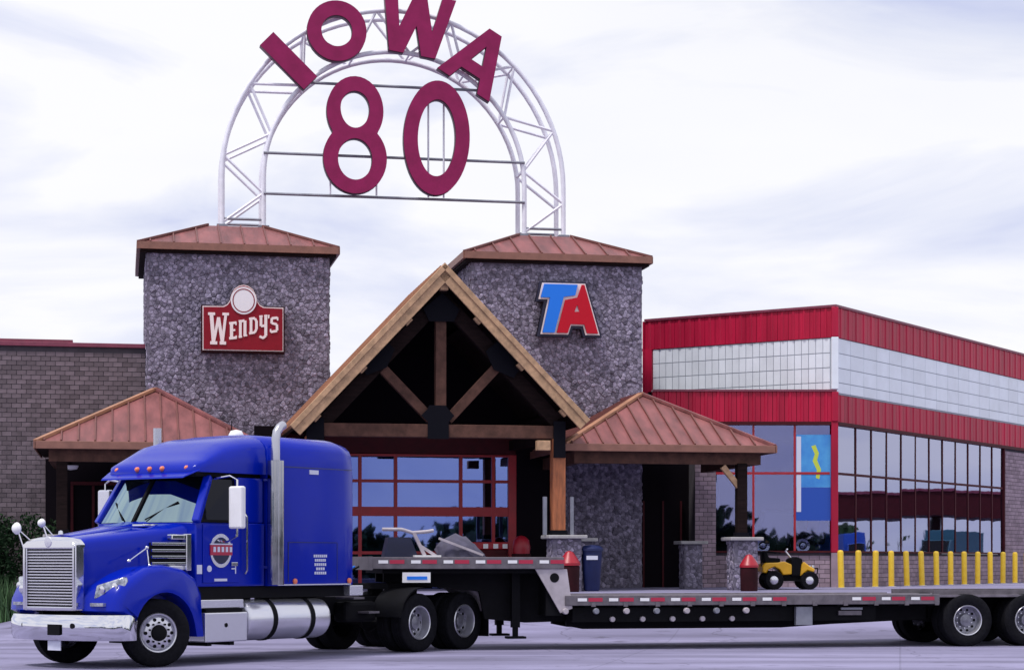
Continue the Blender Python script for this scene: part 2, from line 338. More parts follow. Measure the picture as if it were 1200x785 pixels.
vr = t.nodes.new('ShaderNodeValToRGB'); vr.color_ramp.elements[0].position = 0.0; vr.color_ramp.elements[0].color = (0.5, 0.49, 0.5, 1); vr.color_ramp.elements[1].position = 0.004; vr.color_ramp.elements[1].color = (1, 1, 1, 1); L(vc.outputs['Distance'], vr.inputs[0])
mu3 = t.nodes.new('ShaderNodeMix'); mu3.data_type = 'RGBA'; mu3.blend_type = 'MULTIPLY'; mu3.inputs['Factor'].default_value = 0.8; L(mu2.outputs['Result'], mu3.inputs['A']); L(sr.outputs[0], mu3.inputs['B'])
mu4 = t.nodes.new('ShaderNodeMix'); mu4.data_type = 'RGBA'; mu4.blend_type = 'MULTIPLY'; mu4.inputs['Factor'].default_value = 0.7; L(mu3.outputs['Result'], mu4.inputs['A']); L(vr.outputs[0], mu4.inputs['B'])
L(mu4.outputs['Result'], b.inputs['Base Color'])
g = mb.build('ground', 'concrete', smooth=30); g['kind'] = 'structure'

# ------------------------------------------------------------------ stonework and brickwork
def clip(poly, mx_, my_, nx_, ny_):
    out = []
    for i in range(len(poly)):
        a, c = poly[i], poly[(i+1) % len(poly)]
        da = (a[0]-mx_)*nx_+(a[1]-my_)*ny_; dc = (c[0]-mx_)*nx_+(c[1]-my_)*ny_
        if da <= 0: out.append(a)
        if da*dc < 0: q = da/(da-dc); out.append((a[0]+(c[0]-a[0])*q, a[1]+(c[1]-a[1])*q))
    return out
def voronoi(w, h, cell, seed):
    rnd = random.Random(seed); cx = cell*1.12; cy = cell*0.88
    nx, ny = int(w/cx)+3, int(h/cy)+3
    pts = {(i, j): ((i-1+0.5+rnd.uniform(-.48, .48)+(0.5 if j % 2 else 0))*cx, (j-1+0.5+rnd.uniform(-.46, .46))*cy) for i in range(nx) for j in range(ny)}
    out = []
    for (i, j), p in pts.items():
        if not (0 < p[0] < w and 0 < p[1] < h): continue
        poly = [(p[0]-cell*2, p[1]-cell*2), (p[0]+cell*2, p[1]-cell*2), (p[0]+cell*2, p[1]+cell*2), (p[0]-cell*2, p[1]+cell*2)]
        for di in (-2, -1, 0, 1, 2):
            for dj in (-2, -1, 0, 1, 2):
                q = pts.get((i+di, j+dj))
                if q is None or (di == 0 and dj == 0): continue
                poly = clip(poly, (p[0]+q[0])/2, (p[1]+q[1])/2, q[0]-p[0], q[1]-p[1])
                if not poly: break
            if not poly: break
        poly = [(min(w, max(0, a)), min(h, max(0, c))) for a, c in poly] if poly else []
        if len(poly) >= 3: out.append((p, poly, rnd.choice((.006, .012, .018, .025, .035))))
    return out
STONES = voronoi(4.9, 9.6, 0.104, 3)
def stone_field(name, w, h, to3, parent, off=(0, 0)):
    """rubble stones proud of the mortar; to3(a, b, t) maps across, up, out"""
    mb = MB(); org = ORG[parent.name]
    vs, fs = [], []
    for p, poly, dep in STONES:
        a0, b0 = p[0]-off[0], p[1]-off[1]
        if not (0.04 < a0 < w-0.04 and 0.03 < b0 < h-0.03): continue
        n = len(poly); base = len(vs)
        for k, t in ((0.97, -0.01), (0.90, dep*0.7), (0.60, dep)):
            for q in poly:
                aa = min(w-0.004, max(0.004, a0+(q[0]-p[0])*k)); bb = min(h-0.004, max(0.004, b0+(q[1]-p[1])*k))
                vs.append(to3(aa, bb, t))
        for r_ in (0, 1):
            for i in range(n): fs.append([base+r_*n+i, base+r_*n+(i+1) % n, base+(r_+1)*n+(i+1) % n, base+(r_+1)*n+i])
        fs.append([base+2*n+i for i in range(n)])
    mb.add(vs, fs); o = mb.build(name, 'stone', parent); o['kind'] = 'stuff'; return o
def brick_rows(w, h, bl, bh, gap):
    out = []; j = 0; y = 0
    while y+bh*0.6 < h:
        x = -bl*0.5 if j % 2 else 0.0
        while x < w:
            a, c = max(0, x)+gap/2, min(w, x+bl)-gap/2
            if c-a > 0.04: out.append((a, c, y+gap/2, min(h, y+bh)-gap/2))
            x += bl
        y += bh; j += 1
    return out
def brick_stuff(name, rects, to3, parent, matname, skip=None, dep=0.012):
    vs, fs = [], []
    for i, (a, c, e0, e1) in enumerate(rects):
        if skip and skip(i): continue
        b = len(vs); dd = dep*(0.75+0.5*random.random())
        vs += [to3(a, e0, -.01), to3(c, e0, -.01), to3(c, e1, -.01), to3(a, e1, -.01), to3(a, e0, dd), to3(c, e0, dd), to3(c, e1, dd), to3(a, e1, dd)]
        fs += [[b+4, b+5, b+6, b+7], [b, b+1, b+5, b+4], [b+1, b+2, b+6, b+5], [b+2, b+3, b+7, b+6], [b+3, b, b+4, b+7]]
    mb = MB(); mb.add(vs, fs); o = mb.build(name, matname, parent); o['kind'] = 'stuff'; return o

# ------------------------------------------------------------------ towers
def tower(s0, s1, d0, label, zt=9.8):
    dep = s1-s0; d1 = d0+dep; sc = (s0+s1)/2; dc = (d0+d1)/2
    r = mroot('stone_tower', label, 'tower', sc, d0, G, 'pair of stone towers')
    MB().box(s0, s1, d0, d1, G-0.9, zt).build('wall', 'mortar', r)
    h = zt-G-0.01
    stone_field('stonework', s1-s0, h, lambda a, b, t: (s0+a, d0-t, G+b), r)
    stone_field('stonework', s1-s0, h, lambda a, b, t: (s1+t, d0+a, G+b), r)
    stone_field('stonework', s1-s0, h, lambda a, b, t: (s0-t, d0+a, G+b), r)
    ov = 0.22; e = [(s0-ov, d0-ov), (s1+ov, d0-ov), (s1+ov, d1+ov), (s0-ov, d1+ov)]; ze = zt+0.22
    ft = 0.76; tp = [(sc-ft, dc-ft), (sc+ft, dc-ft), (sc+ft, dc+ft), (sc-ft, dc+ft)]; zr = 10.83
    rf = MB()
    rf.add([(*p, ze) for p in e]+[(*p, zr) for p in tp]+[(*p, ze-0.02) for p in e], [(0,1,5,4),(1,2,6,5),(2,3,7,6),(3,0,4,7),(4,5,6,7),(8,9,10,11)])
    rf = rf.build('roof', 'copper', r)
    for i in range(4):
        j = (i+1) % 4
        seams(rf, [(*e[i], ze), (*e[j], ze), (*tp[j], zr), (*tp[i], zr)], 0.62, 'copper_seam')
        MB().bar((*e[i], ze+0.03), (*tp[i], zr+0.03), 0.11, 0.06).build('hip_cap', 'copper_seam', rf)
    mb = MB(); o2 = 0.02
    for i in range(4):
        p, q = e[i], e[(i+1) % 4]
        mb.bar((*p, ze-0.07), (*q, ze-0.07), 0.09, 0.19)
    mb.build('fascia', 'fascia', r)
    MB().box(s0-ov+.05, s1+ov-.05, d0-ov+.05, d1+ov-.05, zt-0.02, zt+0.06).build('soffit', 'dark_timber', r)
    return r
tower(-6.92, -2.06, 6.0, 'grey stone tower with a copper hip roof carrying the deep red restaurant sign')
tower(1.83, 6.66, 6.0, 'grey stone tower with a copper hip roof carrying the blue and red lettered sign')

# ------------------------------------------------------------------ left wing
r = mroot('brick_wing', 'low grey brown brick wing with maroon coping left of the towers', 'building', -10, 6.4)
w0, w1, wd, wz = -16.0, -6.95, 6.4, 7.28
MB().box(w0, w1, wd, wd+7, -0.3, wz).build('wall', 'brick_mortar', r)
wall_r = r
rects = brick_rows(5.1, 7.2, 0.25, 0.125, 0.014)
vis = [i for i, q in enumerate(rects) if q[1]-q[0] > 0.2 and q[2] > 3.9]; keep = set(vis[-300:])
bx0 = -12.05
brick_stuff('brickwork', rects, lambda a, b, t: (bx0+a, wd-t, b+0.02), r, 'brick', skip=lambda i: i in keep)
rects2 = brick_rows(3.9, 7.2, 0.25, 0.125, 0.014)
brick_stuff('brickwork', rects2, lambda a, b, t: (w0+a, wd-t, b+0.02), r, 'brick')
bb = MB(); bb.box(-.118, .118, -.014, .01, -.0555, .0555); bsrc = None
for i in sorted(keep):
    a, c, e0, e1 = rects[i]; o = ORG[r.name]
    loc = (bx0+(a+c)/2-o[0], wd-o[1]-random.uniform(0, .004), (e0+e1)/2+0.02-o[2])
    if bsrc is None:
        bsrc = bb.build('brick', 'brick', r, org=(0, 0, 0), loc=loc)
    else:
        inst(bsrc, r, loc)
MB().box(w0-.05, w1, wd-.08, wd+.3, wz, wz+.11).build('coping', 'coping', r, bevel=.01)
MB().box(w0-.05, -8.85, wd+.1, wd+.35, wz+.113, wz+.2).build('coping', 'coping', r)

# ------------------------------------------------------------------ hip canopies
def hip_canopy(s0, s1, d0, d1, ze, sp, dp, zp, label, brace=True):
    r = mroot('entrance_canopy', label, 'canopy', (s0+s1)/2, d0, G, 'hipped entrance canopies')
    fl, fr_, bl, br = (s0, d0, ze), (s1, d0, ze), (s0, d1, ze), (s1, d1, ze); pk, pb = (sp, dp, zp), (sp, d1, zp)
    rf = MB(); rf.slab([fl, fr_, pk], 0.05); rf.slab([bl, fl, pk, pb], 0.05); rf.slab([fr_, br, pb, pk], 0.05)
    rf = rf.build('roof', 'copper', r)
    seams(rf, [fl, fr_, pk], 0.40, 'copper_seam'); seams(rf, [bl, fl, pk, pb], 0.40, 'copper_seam'); seams(rf, [fr_, br, pb, pk], 0.40, 'copper_seam')
    for p in (fl, fr_): MB().bar((p[0], p[1], p[2]+.02), (pk[0], pk[1], pk[2]+.04), 0.15, 0.07).build('hip_cap', 'lit_copper' if p is fl else 'copper', rf)  # left cap lighter: light on that side is put into its colour
    MB().bar((pk[0], pk[1]-.05, pk[2]+.03), (pb[0], pb[1], pb[2]+.03), 0.16, 0.07).build('ridge_cap', 'copper', rf)
    mb = MB(); mb.box(s0, s1, d0-.05, d0-.01, ze-.17, ze+.02); mb.box(s0-.05, s0-.01, d0-.05, d1, ze-.17, ze+.02); mb.box(s1+.01, s1+.05, d0-.05, d1, ze-.17, ze+.02); mb.build('gutter', 'fascia', r, bevel=.01)
    mb = MB(); mb.box(s0+.3, s1-.3, d0+.25, d0+.45, ze-.46, ze-.16); mb.box(s0+.3, s0+.5, d0+.47, d1, ze-.46, ze-.16); mb.box(s1-.5, s1-.3, d0+.47, d1, ze-.46, ze-.16); mb.build('beam', 'beam', r)
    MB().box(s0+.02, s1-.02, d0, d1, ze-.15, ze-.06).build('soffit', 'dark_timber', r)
    return r
cR = hip_canopy(3.34, 8.86, 1.0, 6.0, 4.53, 6.12, 4.0, 6.05, 'copper hip roofed entrance canopy right of the timber gable')
cL = hip_canopy(-9.61, -4.25, 1.4, 6.0, 4.47, -6.72, 4.4, 6.0, 'copper hip roofed entrance canopy behind the blue truck cab')

def pier(s, d, w, h, label, grp='stone piers by the entrance'):
    r = mroot('stone_pier', label, 'pier', s, d, G, grp)
    MB().box(s-w/2, s+w/2, d-w/2, d+w/2, G-.3, G+h).build('core', 'mortar', r)
    stone_field('stonework', w, h, lambda a, b, t: (s-w/2+a, d-w/2-t, G+b), r, off=(random.uniform(0, 3), random.uniform(0, 6)))
    stone_field('stonework', w, h, lambda a, b, t: (s-w/2-t, d-w/2+a, G+b), r, off=(random.uniform(0, 3), random.uniform(0, 6)))
    stone_field('stonework', w, h, lambda a, b, t: (s+w/2+t, d-w/2+a, G+b), r, off=(random.uniform(0, 3), random.uniform(0, 6)))
    MB().box(s-w/2-.13, s+w/2+.13, d-w/2-.13, d+w/2+.13, G+h, G+h+.09).build('cap', 'cap', r, bevel=.02)
    return r
PH = 1.30
pier(3.22, .55, .72, PH, 'squat stone pier carrying the orange brown gable post beside a red topped bin')
pier(3.85, 1.5, .5, PH-.06, 'narrow stone pier tucked behind the blue bin')
pier(8.08, 1.3, .62, PH-.03, 'stone pier under the right canopy corner behind the yellow buggy')
pier(7.55, 4.2, .5, PH-.1, 'stone pier deep in the shade under the right canopy')
pier(-3.1, .55, .72, PH, 'stone pier of the gable porch hidden by the blue sleeper cab')
pier(-9.0, 1.8, .62, PH, 'stone pier under the left canopy behind the truck hood')
def post(s, d, w, z0, z1, mt, label, extra=False):
    r = mroot('timber_post', label, 'post', s, d, z0, 'timber posts of the entrance')
    MB().box(s-w/2, s+w/2, d-w/2, d+w/2, z0+.05, z1).build('shaft', mt, r, bevel=.015)
    MB().box(s-w/2-.03, s+w/2+.03, d-w/2-.03, d+w/2+.03, z0, z0+.12).build('base_shoe', 'steel_plate', r)
    return r
pc = G+PH+.09
pg = post(3.05, .5, .33, pc, 4.62, 'post', 'orange brown timber post holding up the gable end')
for x in (2.72, 3.4): MB().box(x-.045, x+.045, .45, .55, pc+.003, pc+.95).build('side_bracket', 'galv', pg)
post(-3.05, .5, .33, pc, 4.62, 'post', 'timber gable post hidden behind the blue sleeper cab')
p2 = post(8.05, 1.3, .26, G+PH+.06, 4.1, 'dark_timber', 'dark timber post at the right canopy corner')
MB().bar((7.98, 1.28, 3.5), (7.55, 1.28, 4.02), .12, .14).build('knee_brace', 'timber', p2)
post(-9.0, 1.8, .26, pc, 4.05, 'dark_timber', 'dark timber post at the left canopy corner')

# walls under canopies
r = mroot('shaded_entry', 'dark recessed doorway between the right tower and the red building', 'entrance', 7.5, 6.4)
MB().box(6.72, 9.2, 6.9, 7.0, G-.3, 4.45).build('back_panel', 'interior', r)  # near-black panel carries the doorway shade in its colour
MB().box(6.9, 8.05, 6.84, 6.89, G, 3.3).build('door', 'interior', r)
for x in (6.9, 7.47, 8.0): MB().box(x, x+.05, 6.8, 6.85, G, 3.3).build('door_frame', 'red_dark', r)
rr_ = brick_rows(.62, 3.5, .25, .125, .014)
MB().box(8.28, 8.9, 6.3, 6.9, G-.3, 4.45).build('jamb_wall', 'brick_mortar', r)
brick_stuff('brickwork', rr_, lambda a, b, t: (8.28+a, 6.3-t, G+b), r, 'brick_pale')
r = mroot('shaded_entry', 'dark recessed doorway under the left canopy beside the truck windshield', 'entrance', -8.3, 6.2)
MB().box(-9.55, -6.98, 6.28, 6.35, G-.9, 4.3).build('back_panel', 'interior', r)  # flat near-black panel; shade of the recess is put into its colour
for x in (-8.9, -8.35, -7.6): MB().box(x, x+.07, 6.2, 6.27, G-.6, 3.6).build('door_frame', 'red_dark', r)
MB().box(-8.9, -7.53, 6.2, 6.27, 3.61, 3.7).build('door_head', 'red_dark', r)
lamp = mroot('canopy_lamp', 'small pale dome lamp under the left canopy', 'lamp', -8.85, 4.0, 3.95)
MB().lathe([(0, 3.9), (.16, 3.93), (.2, 3.99), (.2, 4.02), (0, 4.03)], (-8.85, 4.0, 0), 'z', 16).build('shade', 'white', lamp, smooth=40)
MB().tube([(-8.85, 4.0, 4.02), (-8.85, 4.0, 4.31)], .03, 6).build('stem', 'black', lamp)

# ------------------------------------------------------------------ gable porch
r = mroot('gable_porch', 'steep timber gable porch with open king post truss over the main entrance', 'porch', .1, 0)
sl0, sr0, sc0, za, zl = -3.58, 3.68, .12, 8.80, 5.10
zlL = 4.87
DF, DB = 0.0, 5.9
def slope(side, name):
    se = sl0 if side < 0 else sr0
    poly = [(se, DB, zlL), (se, DF, zlL), (sc0, DF, za), (sc0, DB, za)] if side < 0 else [(se, DF, zl), (se, DB, zl), (sc0, DB, za), (sc0, DF, za)]
    o = MB().slab(poly, .07).build(name, 'lit_copper', r)
    seams(o, poly, .45, 'lit_copper', start=.6)
    # soffit boarding
    k = -1 if side < 0 else 1
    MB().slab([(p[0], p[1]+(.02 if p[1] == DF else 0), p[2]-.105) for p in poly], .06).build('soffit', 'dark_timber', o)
    return o
slope(-1, 'roof'); slope(1, 'roof')
MB().prism([(sc0-.16, za-.145), (sc0, za+.035), (sc0+.16, za-.145), (sc0+.16, za-.2), (sc0, za-.03), (sc0-.16, za-.2)], 'xz', DF-.08, DB).build('ridge_cap', 'lit_copper', r)
for side in (-1, 1):
    se = sl0 if side < 0 else sr0
    zz = zlL if side < 0 else zl
    v = Vector((se-sc0, 0, zz-za)).normalized(); nr = Vector((-v.z*side, 0, v.x*side)) if side > 0 else Vector((v.z, 0, -v.x))
    if nr.z < 0: nr = -nr
    a = Vector((sc0, 0, za)); q = Vector((se, 0, zz))+v*.06
    off = -nr*.15
    MB().bar(a+off+Vector((0, -.06, 0)), q+off+Vector((0, -.06, 0)), .07, .34, up=nr).build('barge_board', 'timber', r, bevel=.012)
    off = -nr*.05
    MB().bar(a+off+Vector((0, -.115, 0)), q+off+Vector((0, -.115, 0)), .035, .13, up=nr).build('rake_trim', 'timber', r, bevel=.008)
    # rafter and purlins
    off = -nr*.52
    MB().bar(a+off+Vector((0, .55, 0))+v*.52, q+off+Vector((0, .55, 0))-v*.5, .28, .34, up=nr).build('rafter', 'dark_timber', r, bevel=.01)
    for k in (.30, .60, .90):
        p = Vector((sc0, 0, za)).lerp(Vector((se, 0, zz)), k)-nr*.29
        MB().bar(p+Vector((0, .0, 0)), p+Vector((0, .16, 0)), .2, .17, up=nr).build('purlin_end', 'timber', r, bevel=.01)
        MB().bar(p+Vector((0, .16, 0)), p+Vector((0, DB, 0)), .2, .17, up=nr).build('purlin', 'dark_timber', r)  # same timber further in, its shade put into the darker material
MB().box(sc0-.1, sc0+.1, .0, .2, za-.62, za-.44).build('purlin_end', 'timber', r, bevel=.01)
MB().box(sc0-.1, sc0+.1, .205, DB, za-.66, za-.45).build('ridge_beam', 'dark_timber', r)
MB().box(-2.78, 2.95, .35, .65, 4.62, 4.94).build('tie_beam', 'beam', r, bevel=.015)
MB().box(sc0-.15, sc0+.11, .38, .66, 4.95, 7.7).build('king_post', 'beam', r, bevel=.012)
MB().bar((-.12, .52, 5.05), (-1.42, .52, 6.38), .2, .24).build('strut', 'beam', r, bevel=.012)
MB().bar((.28, .52, 5.05), (1.55, .52, 6.42), .2, .24).build('strut', 'beam', r, bevel=.012)
MB().prism([(-.24, 4.58), (.28, 4.58), (.28, 5.0), (.42, 5.15), (.28, 5.3), (.2, 5.4), (-.2, 5.4), (-.25, 5.3), (-.4, 5.15), (-.24, 5.0)], 'xz', .32, .345).build('gusset_plate', 'steel_plate', r)
MB().prism([(-1.75, 6.1), (-1.25, 6.3), (-1.05, 6.75), (-1.3, 7.0), (-1.9, 6.4)], 'xz', .31, .345).build('gusset_plate', 'steel_plate', r)
MB().prism([(1.4, 6.3), (1.9, 6.1), (2.1, 6.4), (1.5, 7.0), (1.2, 6.75)], 'xz', .31, .345).build('gusset_plate', 'steel_plate', r)
MB().prism([(-.2, 7.45), (.4, 7.45), (.55, 7.75), (.12, 8.15), (-.35, 7.75)], 'xz', .31, .345).build('gusset_plate', 'steel_plate', r)
MB().box(2.9, 3.2, .28, .33, 4.15, 5.05).build('gusset_plate', 'steel_plate', r)
MB().box(-3.2, -2.78, .28, .33, 4.15, 5.05).build('gusset_plate', 'steel_plate', r)
for ss in (-2.98, 2.72): MB().box(ss, ss+.26, .67, DB, 4.58, 4.84).build('side_beam', 'dark_timber', r)
MB().box(2.45, 2.78, .1, .34, 4.32, 4.56).build('beam_end', 'timber', r, bevel=.01)
MB().prism([(sl0+.35, 4.6), (sr0-.1, 4.6), (sr0-.1, 5.05), (sc0, za-.14), (sl0+.35, 5.05)], 'xz', DB-.35, DB-.25).build('gable_infill', 'interior', r)  # near-black sheet puts the shade inside the gable into colour

# entrance wall and red framed windows
r = mroot('glass_shopfront', 'red framed glass entrance front in the shade beneath the gable', 'shopfront', .1, 5.2)
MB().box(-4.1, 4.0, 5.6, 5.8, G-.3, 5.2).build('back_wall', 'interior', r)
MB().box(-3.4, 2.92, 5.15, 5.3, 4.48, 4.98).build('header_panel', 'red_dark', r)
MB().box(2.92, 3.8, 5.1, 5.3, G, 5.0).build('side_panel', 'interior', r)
zr_ = [G, 1.75, 2.78, 3.06, 3.70, 3.78, 4.46]
vx = [-2.85, -1.33, -.37, 1.40, 2.29, 2.78]
for x in vx[:-1]: MB().box(x-.045, x+.045, 5.14, 5.28, G, 4.46).build('mullion', 'red_frame', r)
MB().box(2.70, 2.92, 5.12, 5.28, G, 4.46).build('mullion', 'red_frame', r)
segs = [(vx[i]+.047, (vx[i+1]-.047 if i < 4 else 2.698)) for i in range(5)]
for a, c in segs:
    MB().box(a, c, 5.14, 5.27, 2.80, 3.05).build('transom', 'red_frame', r)
    MB().box(a, c, 5.15, 5.25, 3.70, 3.78).build('transom', 'red_frame', r)
    MB().box(a, c, 5.15, 5.25, 1.78, 1.86).build('transom', 'red_frame', r)
    MB().box(a, c, 5.15, 5.25, 4.40, 4.46).build('transom', 'red_frame', r)
    for z0, z1 in ((G, 1.78), (1.86, 2.80), (3.05, 3.70), (3.78, 4.40)):
        MB().box(a, c, 5.195, 5.205, z0, z1).build('pane', 'glass_front', r)

# ------------------------------------------------------------------ arch sign
AD, AB = 7.9, 8.85; ZS = 12.25; RO, RI = 4.84, 3.70; ZB = 10.855
r = mroot('arch_sign', 'white truss arch with four maroon letters over two big numerals standing on the towers', 'sign', 0, 8.4, ZB)
def arc_pts(rad, d):
    rt = (17.08-ZS) if rad == RO else (15.92-ZS)
    return [(-rad, d, ZB)]+[(-rad*math.cos(t), d, ZS+rt*math.sin(t)) for t in (math.pi*i/40 for i in range(41))]+[(rad, d, ZB)]
for rad in (RO, RI):
    for d in (AD, AB): MB().tube(arc_pts(rad, d), .07, 8).build('chord', 'truss', r, smooth=60)
# lacing
NP = 17
def node(k, rad, d):
    h = ZS-ZB; tot = 2*h+math.pi*4.3; l = tot*k/NP
    rt = (17.08-ZS) if rad == RO else (15.92-ZS)
    if l < h: return (-rad, d, ZB+l)
    if l > tot-h: return (rad, d, ZB+(tot-l))
    t = (l-h)/4.3; return (-rad*math.cos(t), d, ZS+rt*math.sin(t))
for d in (AD, AB):
    for k in range(NP):
        a, c = (RO, RI) if k % 2 == 0 else (RI, RO)
        MB().tube([node(k+(.12 if k == 0 else 0), a, d), node(k+1-(.12 if k == NP-1 else 0), c, d)], .042, 6).build('lacing', 'truss', r)
for k in range(0, NP+1):
    rad = RO if k % 2 == 0 else RI
    MB().tube([node(min(max(k, .12), NP-.12), rad, AD), node(min(max(k, .12), NP-.12), rad, AB)], .03, 6).build('cross_tie', 'truss', r)
for sg in (-1, 1):
    for d in (AD, AB):
        MB().tube([(sg*RO, d, ZB+.22), (sg*RI, d, ZB+.22)], .04, 6).build('foot_tie', 'galv', r)
        for rad in (RO, RI): MB().box(sg*rad-.15, sg*rad+.15, d-.15, d+.15, ZB-.025, ZB+.05).build('foot_plate', 'galv', r)
for z in (11.80, 12.93, 14.93):
    ww = RI if z < 13 else RI*math.sqrt(max(0, 1-((z-ZS)/(15.92-ZS))**2))
    MB().tube([(-ww, AD-.06, z), (ww, AD-.06, z)], .042, 6).build('crossbar', 'galv', r)
for x in (.92, 1.36): MB().tube([(x, AD-.08, 11.85), (x, AD-.08, 14.9)], .03, 6).build('hanger', 'truss', r)
for x in (-1.85, -.55): MB().tube([(x, AD-.08, 11.85), (x, AD-.08, 12.9)], .03, 6).build('hanger', 'truss', r)
PXM = 1/41.7
def letter(name, splines, cs, cz, rot, dep=.30):
    cr_, sr_ = math.cos(rot), math.sin(rot)
    to3 = lambda a, b, t: (cs+a*cr_+b*sr_, AD-.30-t, cz-a*sr_+b*cr_)
    o = holed(name, [[(p[0]*PXM, p[1]*PXM) for p in q] for q in splines], dep, ('letter', 'letter_side'), r, ORG[r.name], to3)
    return o
letter('letter_i', [[(-11, -35), (11, -35), (11, 35), (-11, 35)]], -3.04, 15.42, R(-46))
letter('letter_o', [ell(0, 0, 34.5, 35), ell(0, 0, 18, 18)], -1.70, 16.32, 0)
letter('letter_w', [[(-43, 36), (-27, 36), (-19, -6), (-7, 32), (9, 32), (20, -6), (27, 36), (43, 36), (28, -36), (11, -36), (1, -2), (-10, -36), (-27, -36)]], .52, 16.62, R(8))
letter('letter_a', [[(-8, 37), (9, 37), (36, -37), (19, -37), (13, -20), (-13, -20), (-19, -37), (-36, -37)], [(0, 17), (8, -6), (-8, -6)]], 2.32, 15.74, R(31))
def union8():
    els = ((0, 28, 33, 40), (0, -27, 37, 41)); out = []
    for i in range(72):
        t = 2*math.pi*i/72; dx, dy = math.cos(t), math.sin(t); best = 0
        for cx, cy, rx, ry in els:
            A_ = (dx/rx)**2+(dy/ry)**2; B_ = -2*(dy*cy)/ry**2; C_ = (cy/ry)**2-1; D_ = B_*B_-4*A_*C_
            if D_ >= 0: best = max(best, (-B_+math.sqrt(D_))/(2*A_))
        out.append((dx*best, dy*best))
    return out
letter('number_8', [union8(), [(p[0], p[1] if p[1] > 30 else 30+(p[1]-30)*1.15) for p in ell(0, 31, 17, 20)], ell(0, -28, 20, 24)], -1.19, 13.45, 0)
letter('number_0', [ell(0, 0, 39, 67, 56), ell(0, 0, 22.5, 45, 56)], 1.11, 13.46, R(2))

# ------------------------------------------------------------------ tower signs
def flat(pts, parent, name, mt, d, th, sx, sz, k):
    """flat sign piece; pts in sign units, origin sx, sz"""
    to3 = lambda a, b, t: (sx+a, d-th/2-t, sz+b)
    return holed(name, [[(p[0]*k, -p[1]*k) for p in q] for q in pts], th, (mt,), parent, ORG[parent.name], to3)
k = 1/(8.72*42.5); cx, cy = 480, 380
r = mroot('travel_centre_sign', 'blue T and red A channel letter sign on the right stone tower', 'sign', 4.55, 5.9, 8.5)
sx, sz = 4.55, 8.52
c_ = lambda pts: [(p[0]-cx, p[1]-cy) for p in pts]
flat([c_([(170, 100), (645, 100), (810, 660), (615, 660), (590, 575), (505, 575), (470, 660), (130, 660), (205, 305), (120, 305)])], r, 'backing', 'sign_navy', 5.92, .22, sx, sz, k)
flat([c_([(185, 118), (632, 118), (785, 640), (635, 640), (610, 548), (485, 548), (455, 640), (165, 640), (243, 285), (145, 285)])], r, 'outline', 'cream', 5.70, .03, sx, sz, k)
flat([c_([(203, 132), (550, 132), (525, 240), (405, 258), (308, 624), (184, 624), (262, 268), (165, 268)])], r, 'letter_t', 'ta_blue', 5.668, .05, sx, sz, k)
flat([c_([(594, 132), (621, 132), (764, 624), (646, 624), (621, 534), (476, 534), (446, 624), (332, 624), (420, 290), (548, 262)]), c_([(545, 335), (570, 408), (516, 408)])], r, 'letter_a', 'ta_red', 5.668, .05, sx, sz, k)

k = 1/(7.14*43.7); cx, cy = 493, 468
r = mroot('restaurant_sign', 'deep red cabinet sign with white lettering and round disc on the left stone tower', 'sign', -4.40, 5.9, 7.2)
sx, sz = -4.40, 7.78
hump = [(330, 285), (362, 268), (385, 235), (395, 190), (420, 140), (460, 112), (497, 104), (535, 112), (575, 140), (600, 190), (610, 235), (632, 268), (665, 285)]
flat([c_([(150, 278)]+[(p[0], p[1]-6) for p in hump]+[(838, 278), (838, 668), (150, 668)])], r, 'cabinet', 'maroonbin', 5.92, .26, sx, sz, k)
flat([c_([(160, 287)]+hump+[(827, 287), (827, 652), (160, 652)])], r, 'border', 'cream', 5.657, .02, sx, sz, k)
flat([c_([(168, 296)]+[(497+(p[0]-497)*.97, p[1]+8) for p in hump]+[(819, 296), (819, 644), (168, 644)])], r, 'face', 'sign_red', 5.634, .02, sx, sz, k)
flat([c_(ell(497, 237, 106, 114))], r, 'disc', 'disc', 5.612, .03, sx, sz, k)
flat([c_(ell(497, 237, 92, 99)), c_(ell(497, 237, 84, 91))], r, 'disc_ring', 'sign_red', 5.58, .004, sx, sz, k)
def strokes(name, segs):
    mb = MB()
    for (x0, y0, x1, y1, w) in segs:
        dx, dy = x1-x0, y1-y0; l = math.hypot(dx, dy); px_, py_ = -dy/l*w/2, dx/l*w/2
        poly = [(x0+px_, y0+py_), (x1+px_, y1+py_), (x1-px_, y1-py_), (x0-px_, y0-py_)]
        th = .020+.0015*len(mb.f)/6*.25
        mb.prism([(sx+(a-cx)*k, sz-(b-cy)*k) for a, b in poly], 'xz', 5.614, 5.594-th+.02)
    return mb.build(name, 'cream', r)
strokes('letter_w', [(232, 355, 250, 590, 30), (250, 590, 290, 380, 22), (290, 380, 322, 590, 26), (322, 590, 350, 355, 22), (205, 352, 262, 352, 22), (322, 352, 376, 352, 22), (222, 592, 280, 592, 26), (300, 592, 352, 592, 26)])
strokes('letter_e', [(397, 422, 397, 556, 26), (378, 428, 438, 420, 20), (397, 486, 428, 482, 16), (378, 552, 440, 544, 22), (434, 418, 434, 442, 10), (436, 528, 436, 548, 12)])
strokes('letter_n', [(470, 405, 470, 540, 22), (470, 410, 505, 402, 20), (508, 402, 508, 526, 24), (456, 408, 480, 405, 16), (456, 540, 484, 536, 16), (496, 528, 526, 523, 16)])
strokes('letter_d', [(558, 385, 558, 508, 22), (542, 388, 590, 380, 20), (590, 382, 602, 405, 20), (603, 402, 603, 472, 22), (602, 472, 588, 498, 20), (542, 508, 590, 498, 20)])
strokes('letter_y', [(640, 365, 640, 445, 22), (640, 445, 676, 440, 20), (680, 358, 680, 525, 24), (680, 525, 655, 545, 20), (628, 530, 660, 545, 20), (626, 366, 654, 362, 16), (666, 360, 694, 356, 16)])
strokes('apostrophe', [(706, 350, 702, 380, 12)])
